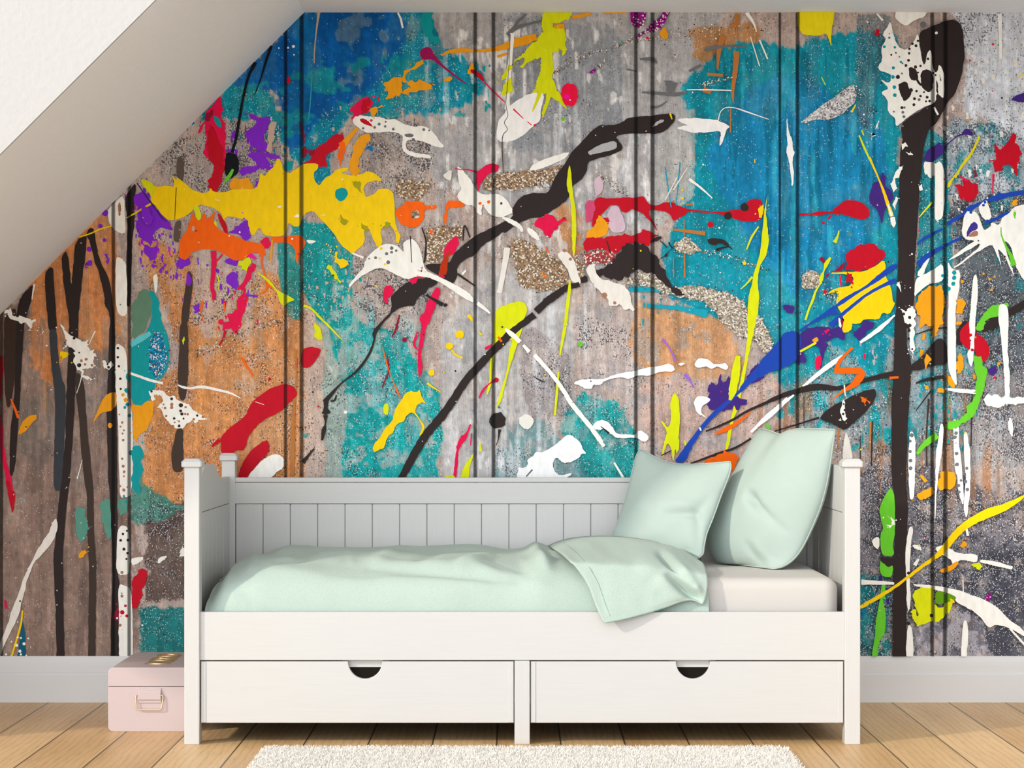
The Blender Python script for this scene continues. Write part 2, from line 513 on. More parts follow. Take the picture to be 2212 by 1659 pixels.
# ---------------------------------------------------------------- duvet
RIDGES = [  # photo line x0,y0 - x1,y1, height of the fold, half width (pixels)
    (800, 1226, 1120, 1252, -0.010, 8), (760, 1212, 1000, 1222, 0.006, 8), (600, 1200, 760, 1206, 0.006, 9),
    (1150, 1180, 1184, 1232, 0.014, 13), (1090, 1196, 1140, 1240, -0.008, 12), (1060, 1195, 990, 1222, 0.008, 10),
    (1000, 1215, 1100, 1245, 0.006, 10), (1140, 1262, 1240, 1300, 0.004, 14), (520, 1280, 590, 1330, -0.005, 10),
    (690, 1192, 640, 1212, -0.006, 10), (860, 1190, 800, 1215, 0.007, 12), (950, 1188, 900, 1212, -0.006, 10),
    (560, 1230, 700, 1245, 0.003, 14), (850, 1270, 1000, 1290, 0.003, 16)]
def ridge_disp(px, py):
    h = 0.0
    for x0, y0, x1, y1, a, w in RIDGES:
        dx, dy = x1 - x0, y1 - y0
        t = ((px - x0) * dx + (py - y0) * dy) / (dx * dx + dy * dy)
        tc = min(1, max(0, t))
        d = math.hypot(px - x0 - tc * dx, py - y0 - tc * dy)
        h += 1.7 * a * math.exp(-(d / w) ** 2) * (0.35 + 0.65 * math.sin(math.pi * min(1, max(0, t * 0.9 + 0.05))))
    return h
def duvet_main():
    NX, NV = 190, 84
    wob = vnoise((NX, NV), 7, 4, 3)
    wob2 = vnoise((NX, NV), 16, 3, 2)
    key = [(0.815, 0.47), (0.818, 0.50), (0.80, 0.532), (0.76, 0.552), (0.68, 0.559), (0.55, 0.558), (0.42, 0.555), (0.30, 0.549),
           (0.21, 0.540), (0.14, 0.525), (0.094, 0.505), (0.064, 0.476), (0.050, 0.435), (0.045, 0.395), (0.046, 0.35), (0.050, 0.31)]
    sec = resample(catmull(key, 5), NV)
    X = np.concatenate([np.linspace(XLI + 0.006, -0.75, 50, endpoint=False), np.linspace(-0.75, 0.594, NX - 50)])
    P = []
    for i, x in enumerate(X):
        d = x - (XLI + 0.006)
        e = 0.594 - x
        row = []
        drop = 0.045 * (1 - sstep(0, 0.20, d)) + 0.045 * (1 - sstep(0.0, 0.06, d)) + 0.030 * (1 - sstep(0, 0.05, e))
        for j, (y, z) in enumerate(sec):
            zz = z
            up = max(0.0, min(1.0, (z - 0.37) / 0.15))
            zz -= drop * up
            yy = y + 0.045 * (1 - sstep(0, 0.07, d)) * (1 if y < 0.4 else -0.5) * up
            w = (wob[i, j] - 0.5) * 0.034 + (wob2[i, j] - 0.5) * 0.008
            w *= (0.25 + 0.75 * sstep(0.34, 0.44, zz)) * sstep(0, 0.08, d) * (1.0 if y > 0.09 else 0.55)
            px, py = px_of((x, yy, zz))
            w += ridge_disp(px, py) * (1.0 if y < 0.75 else 0.3)
            # silhouette dips along the far edge
            w += (-0.010 * math.exp(-((px - 1095) / 45) ** 2) - 0.004 * math.exp(-((px - 815) / 60) ** 2) + 0.006 * math.exp(-((px - 1165) / 22) ** 2)) * up
            tz = sstep(0.43, 0.53, zz)
            ny = -(1 - tz) if y < 0.4 else 0
            w = max(w, -0.012)
            row.append((x, max(yy + ny * w * 0.7, 0.038), max(zz + tz * w, 0.31)))
        P.append(row)
    bm, V = grid_bm(P)
    return bm
def coons(top, right, bottom, left, n, m):
    """top: TL->TR, right: TR->BR, bottom: BL->BR, left: TL->BL, in photo pixels"""
    T, R, B, Lf = (resample(catmull(c, 5), k) for c, k in ((top, n), (right, m), (bottom, n), (left, m)))
    u = np.linspace(0, 1, n)[None, :, None]
    v = np.linspace(0, 1, m)[:, None, None]
    C = (1 - v) * T[None] + v * B[None] + (1 - u) * Lf[:, None] + u * R[:, None]
    C -= (1 - u) * (1 - v) * T[0] + u * (1 - v) * T[-1] + (1 - u) * v * B[0] + u * v * B[-1]
    return C          # [row v][col u] -> px, py
def normals(P):
    du = np.gradient(P, axis=1)
    dv = np.gradient(P, axis=0)
    n = np.cross(du, dv)
    n /= np.linalg.norm(n, axis=2, keepdims=True) + 1e-9
    return n
def to_world(C, Y):
    q = D / (D + Y)
    return np.stack([(C[..., 0] - VX) * S / q, Y, EYE + (VY - C[..., 1]) * S / q], -1)
def flap():
    n, m = 60, 46
    top = [(1184, 1178), (1205, 1169), (1232, 1162), (1272, 1158), (1327, 1158), (1380, 1163), (1424, 1172), (1471, 1192), (1500, 1206)]
    right = [(1500, 1206), (1519, 1216), (1527, 1240), (1529, 1262), (1525, 1290), (1518, 1306)]
    bottom = [(1308, 1346), (1330, 1342), (1353, 1337), (1380, 1330), (1406, 1323), (1440, 1312), (1470, 1301), (1495, 1297), (1518, 1306)]
    left = [(1184, 1178), (1216, 1198), (1241, 1222), (1258, 1244), (1272, 1268), (1281, 1292), (1293, 1322), (1302, 1340), (1308, 1346)]
    C = coons(top, right, bottom, left, n, m)
    u = np.linspace(0, 1, n)[None, :]
    v = np.linspace(0, 1, m)[:, None]
    ytop = 0.70 - 0.36 * u
    pyt = C[0:1, :, 1]
    pyj = np.maximum(1215 + 30 * u, pyt + 12)
    yj = 0.016 + 0.03 * u
    sd = np.clip((C[..., 1] - pyt) / (pyj - pyt), 0, 1)
    down = np.clip((C[..., 1] - pyj) / (1346 - pyj), 0, 1)
    Y = yj + (ytop - yj) * (1 - sd) ** 1.7 - (0.046 - 0.012 * u) * down
    P = to_world(C, Y)
    nn = normals(P)
    if nn[..., 1].mean() > 0:
        nn = -nn
    # pinched folds near the far right corner
    px, py = C[..., 0], C[..., 1]
    def fold(x0, y0, x1, y1, a, w):
        dx, dy = x1 - x0, y1 - y0
        t = np.clip(((px - x0) * dx + (py - y0) * dy) / (dx * dx + dy * dy), 0, 1)
        d = np.hypot(px - x0 - t * dx, py - y0 - t * dy)
        return a * np.exp(-(d / w) ** 2) * (0.4 + 0.6 * np.sin(np.pi * t))
    h = fold(1428, 1200, 1495, 1262, -0.034, 8) + fold(1448, 1244, 1514, 1302, -0.040, 10) + fold(1450, 1218, 1512, 1282, 0.030, 12) \
        + fold(1420, 1240, 1470, 1290, 0.010, 16) + fold(1380, 1200, 1420, 1240, 0.006, 26) + (vnoise((m, n), 4, 5, 2) - 0.5) * 0.016
    edge = np.minimum.reduce([np.broadcast_to(u, (m, n)), np.broadcast_to(1 - u, (m, n)), np.broadcast_to(v, (m, n)), np.broadcast_to(1 - v, (m, n))])
    P = P + nn * (h * sstep(0, 0.08, edge))[..., None]
    th_ = 0.004 + 0.020 * sstep(0, 0.16, edge)
    F = P
    Bk = P - nn * th_[..., None]
    Bk[..., 1] = np.where((Bk[..., 2] < 0.405) & (Bk[..., 1] < 0.036), np.minimum(Bk[..., 1], 0.008), Bk[..., 1])
    bm, V1 = grid_bm([[tuple(p) for p in r] for r in F])
    _, V2 = grid_bm([[tuple(p) for p in r] for r in Bk[:, ::-1]], bm)
    def strip(a, b_):
        for k in range(len(a) - 1):
            bm.faces.new((a[k], b_[k], b_[k + 1], a[k + 1]))
    strip(V1[0], V2[0][::-1]); strip(V1[-1], V2[-1][::-1])
    strip([r[0] for r in V1], [r[-1] for r in V2]); strip([r[-1] for r in V1], [r[0] for r in V2])
    hem = [tuple(p) for p in catmull([F[k, 5] + nn[k, 5] * 0.0004 for k in range(2, m - 3, 4)], 5)]
    edge_line = [tuple(F[m - 1, k] + np.array([0, -0.001, 0.0005])) for k in range(1, int(n * 0.62))]
    return bm, hem, edge_line
duvet = obj('duvet', duvet_main(), M_DUVET, smooth=True)
tag(duvet, 'mint green woven duvet spread over the mattress with one corner turned back', 'duvet')
fb, hem, el = flap()
fl = obj('folded_corner', fb, M_DUVET, duvet, smooth=True)
obj('hem_seam', tube(hem, 0.0007, seg=5), M_SEAM, fl)
obj('hem_seam', tube(el, 0.0010, seg=5), M_SEAM, fl)

# ---------------------------------------------------------------- pillows
def pillow(name, label, top, right, bottom, left, Yc, T, folds, n=56, m=56, back=0.9, seed=1):
    C = coons(top, right, bottom, left, n, m)
    u = np.linspace(0, 1, n)[None, :]
    v = np.linspace(0, 1, m)[:, None]
    Y = (1 - u) * (1 - v) * Yc[0] + u * (1 - v) * Yc[1] + u * v * Yc[2] + (1 - u) * v * Yc[3]
    P = to_world(C, Y)
    nn = normals(P)
    if nn[..., 1].mean() > 0:
        nn = -nn
    s = (np.sin(np.pi * u) * np.sin(np.pi * v)) ** 0.55
    rg = np.random.default_rng(seed)
    px, py = C[..., 0], C[..., 1]
    h = (vnoise((m, n), 4, 4, 2, rg) - 0.5) * 0.014
    for x0, y0, x1, y1, a, w in folds:
        dx, dy = x1 - x0, y1 - y0
        t = np.clip(((px - x0) * dx + (py - y0) * dy) / (dx * dx + dy * dy), 0, 1)
        d = np.hypot(px - x0 - t * dx, py - y0 - t * dy)
        h += a * np.exp(-(d / w) ** 2) * (0.35 + 0.65 * (1 - t))
    F = P + nn * (T * s + h * s ** 0.5)[..., None]
    B = P - nn * (T * back * s + (vnoise((m, n), 3, 3, 2, rg) - 0.5)[...] * 0.01 * s)[..., None]
    F[..., 2] = np.maximum(F[..., 2], 0.503)
    B[..., 2] = np.maximum(B[..., 2], 0.501)
    bm, V1 = grid_bm([[tuple(p) for p in r] for r in F])
    _, V2 = grid_bm([[tuple(p) for p in r] for r in B[:, ::-1]], bm)
    bmesh.ops.remove_doubles(bm, verts=bm.verts, dist=0.0006)
    o = obj(name, bm, M_PILLOW, smooth=True)
    tag(o, label, 'pillow', 'mint pillows on the daybed')
    rim = [P[0, k] for k in range(n)] + [P[k, -1] for k in range(m)] + [P[-1, k] for k in range(n - 1, -1, -1)] + [P[k, 0] for k in range(m - 1, 0, -1)]
    rim = [tuple((p[0], p[1], max(p[2], 0.502))) for p in rim[::2]]
    obj('piping', tube(rim, 0.0022, closed=True, seg=6), M_PILLOW, o)
    return o
pillow('pillow', 'larger mint pillow leaning on the end panel at the right of the daybed',
       [(1643, 925), (1662, 930), (1686, 938), (1706, 932), (1723, 926), (1760, 926), (1804, 928)],
       [(1804, 928), (1800, 955), (1795, 990), (1787, 1040), (1774, 1090), (1754, 1140), (1732, 1185), (1712, 1210), (1690, 1224), (1668, 1230)],
       [(1548, 1206), (1562, 1220), (1580, 1225), (1604, 1224), (1630, 1226), (1668, 1230)],
       [(1643, 925), (1630, 940), (1612, 975), (1594, 1010), (1576, 1045), (1560, 1080), (1546, 1110), (1535, 1140), (1534, 1170), (1540, 1192), (1548, 1206)],
       (0.70, 0.33, 0.42, 0.74), 0.088,
       [(1664, 1090, 1716, 1150, -0.020, 9), (1662, 1080, 1672, 1120, -0.012, 10), (1650, 1226, 1640, 1185, -0.015, 8), (1668, 1226, 1660, 1180, 0.012, 9),
        (1684, 938, 1676, 985, -0.012, 14), (1792, 960, 1776, 1010, 0.012, 14), (1724, 1000, 1735, 1100, 0.006, 18)], seed=3)
pillow('pillow', 'smaller mint pillow with a piped edge in front of the larger one',
       [(1384, 970), (1400, 978), (1418, 989), (1448, 1000), (1485, 1003), (1532, 1001), (1577, 997)],
       [(1577, 997), (1579, 1010), (1572, 1035), (1560, 1065), (1548, 1098), (1538, 1125), (1527, 1152), (1521, 1180), (1519, 1196), (1510, 1205)],
       [(1306, 1200), (1340, 1204), (1400, 1202), (1450, 1197), (1480, 1197), (1510, 1205)],
       [(1384, 970), (1374, 985), (1366, 1018), (1358, 1050), (1349, 1085), (1336, 1122), (1322, 1158), (1310, 1185), (1306, 1200)],
       (0.76, 0.575, 0.50, 0.70), 0.060,
       [(1510, 1118, 1460, 1126, -0.020, 8), (1515, 1112, 1540, 1080, -0.016, 8), (1515, 1130, 1512, 1190, -0.014, 8), (1405, 985, 1440, 1010, -0.012, 12),
        (1500, 1100, 1450, 1100, 0.008, 14), (1480, 1190, 1470, 1160, -0.008, 10)], seed=5)

# ---------------------------------------------------------------- pink case
BX0, BX1, BYF, BYB = (233.4 - VX) * S / 0.962, -1.022, 0.261, 0.700
case = thing('storage_case', 'blush pink metal case with a brass ring handle on the floor left of the daybed', 'storage box', ((BX0 + BX1) / 2, (BYF + BYB) / 2, 0))
def rr(x0, x1, z0, z1, rt, rb):
    pts = []
    for cx, cz, a0, r in ((x1, z1, 0, rt), (x0, z1, 90, rt), (x0, z0, 180, rb), (x1, z0, 270, rb)):
        if r == 0:
            pts.append((cx, cz)); continue
        sx, sz = (-1 if cx == x1 else 1), (-1 if cz == z1 else 1)
        for k in range(9):
            a = math.radians(a0 + 90 * k / 8)
            pts.append((cx + sx * r + r * math.cos(a), cz + sz * r + r * math.sin(a)))
    return pts
obj('case_body', prism(rr(BX0, BX1, 0.0, 0.1412, 0, 0.018), 'y', BYF, BYB, bev=0.0022), M_PINK, case)
obj('lid', prism(rr(BX0, BX1, 0.1426, 0.2025, 0.018, 0), 'y', BYF, BYB, bev=0.0022), M_PINK, case)
def cp(px, py, dy): return wp(px, py, BYF - dy)
a, c = cp(298, 1518.5, 0.003), cp(348.5, 1487, 0.003)
bm = box(a.x, c.x, BYF - 0.004, BYF + 0.001, a.z, c.z, bev=0.0012)
d1, d2 = cp(298, 1511.5, 0), cp(348.5, 1506.5, 0)
add_box(bm, a.x + 0.0005, c.x - 0.0005, BYF - 0.0085, BYF - 0.003, d1.z, c.z - 0.006, bev=0.002)
obj('handle_plate', bm, M_PINK, case)
ring = [cp(p[0], p[1], 0) + Vector((0, -0.006 - p[2], 0)) for p in ((299, 1502.5, 0), (294.5, 1502, 0), (293.5, 1506, 0.001), (295.5, 1527, 0.004), (298, 1531.5, 0.005), (302, 1532, 0.005),
        (345, 1532, 0.005), (349, 1531, 0.005), (350.5, 1527, 0.004), (353, 1506, 0.001), (352, 1502, 0), (347.5, 1501.5, 0))]
obj('ring_handle', tube(ring, 0.0021, seg=8), M_GOLD, case, smooth=True)
cu = bpy.data.curves.new('letters', 'FONT')
cu.body = 'HERO'
cu.size = 0.10
cu.extrude = 0.0022
cu.bevel_depth = 0.0006
cu.align_x = 'CENTER'
tmp = bpy.data.objects.new('letters', cu)
COL.objects.link(tmp)
bpy.context.view_layer.update()
lm = bpy.data.meshes.new_from_object(tmp.evaluated_get(bpy.context.evaluated_depsgraph_get()))
bpy.data.objects.remove(tmp)
bm = bmesh.new()
bm.from_mesh(lm)
bpy.data.meshes.remove(lm)
xs = [v.co.x for v in bm.verts]; ys = [v.co.y for v in bm.verts]
w_, h_ = max(xs) - min(xs), max(ys) - min(ys)
ya, yb = 0.345, 0.620                  # the word runs away from the viewer, letter tops to the left
xl, xr = (325 - VX) * S / 0.935, (380 - VX) * S / 0.935
for v in bm.verts:
    t, s_ = (v.co.x - min(xs)) / w_, (v.co.y - min(ys)) / h_
    v.co = Vector((xr + (xl - xr) * s_, ya + (yb - ya) * t, 0.2035 + v.co.z))
obj('lettering', bm, M_GOLD, case)

# ---------------------------------------------------------------- rug
RX0, RX1, RYB, RYF = -0.742, 0.808, -0.128, -1.30
rug = thing('rug', 'cream shaggy rug lying on the floor in front of the daybed', 'rug', ((RX0 + RX1) / 2, (RYB + RYF) / 2, 0))
obj('backing', rounded_slab(RX0 + 0.006, RX1 - 0.006, RYF, RYB - 0.006, 0.0005, 0.010, 0.035, 0.004), M_RUG, rug)
def pile():
    N = 150000
    x = RNG.uniform(RX0, RX1, N); y = RNG.uniform(RYF, RYB, N)
    rc = 0.032
    dx = np.maximum(np.maximum(RX0 + rc - x, x - RX1 + rc), 0)
    dy = np.maximum(np.maximum(RYF + rc - y, y - RYB + rc), 0)
    keep = np.hypot(dx, dy) < rc
    x, y = x[keep], y[keep]
    N = len(x)
    ang = RNG.uniform(0, 2 * np.pi, N)
    lean = RNG.uniform(0.002, 0.011, N)
    la = RNG.uniform(0, 2 * np.pi, N)
    hgt = RNG.uniform(0.012, 0.021, N)
    w = RNG.uniform(0.0009, 0.0016, N)
    cx, sx = np.cos(ang) * w, np.sin(ang) * w
    z0 = np.full(N, 0.006)
    pts = []
    for f, wf in ((0, 0.9), (0.6, 1.0), (1.0, 0.35)):
        ox = np.cos(la) * lean * f ** 2; oy = np.sin(la) * lean * f ** 2
        for s_ in (-1, 1):
            pts.append(np.stack([x + ox + s_ * cx * wf, y + oy + s_ * sx * wf, z0 + (hgt - 0.006) * f], 1))
    V = np.stack(pts, 1).reshape(-1, 3)
    V[:, 0] = np.clip(V[:, 0], RX0 - 0.006, RX1 + 0.006)
    base = (np.arange(N) * 6)[:, None]
    Fc = np.concatenate([base + np.array([[0, 1, 3, 2]]), base + np.array([[2, 3, 5, 4]])], 0)
    org = np.array(rug.location)
    me = bpy.data.meshes.new('pile')
    me.vertices.add(len(V)); me.vertices.foreach_set('co', (V - org).astype(np.float32).ravel())
    me.loops.add(Fc.size); me.loops.foreach_set('vertex_index', Fc.astype(np.int32).ravel())
    me.polygons.add(len(Fc))
    me.polygons.foreach_set('loop_start', (np.arange(len(Fc)) * 4).astype(np.int32))
    me.polygons.foreach_set('loop_total', np.full(len(Fc), 4, np.int32))
    me.update(calc_edges=True)
    me.materials.append(M_PILE)
    o = link('pile', me, rug)
    o['kind'] = 'stuff'
pile()

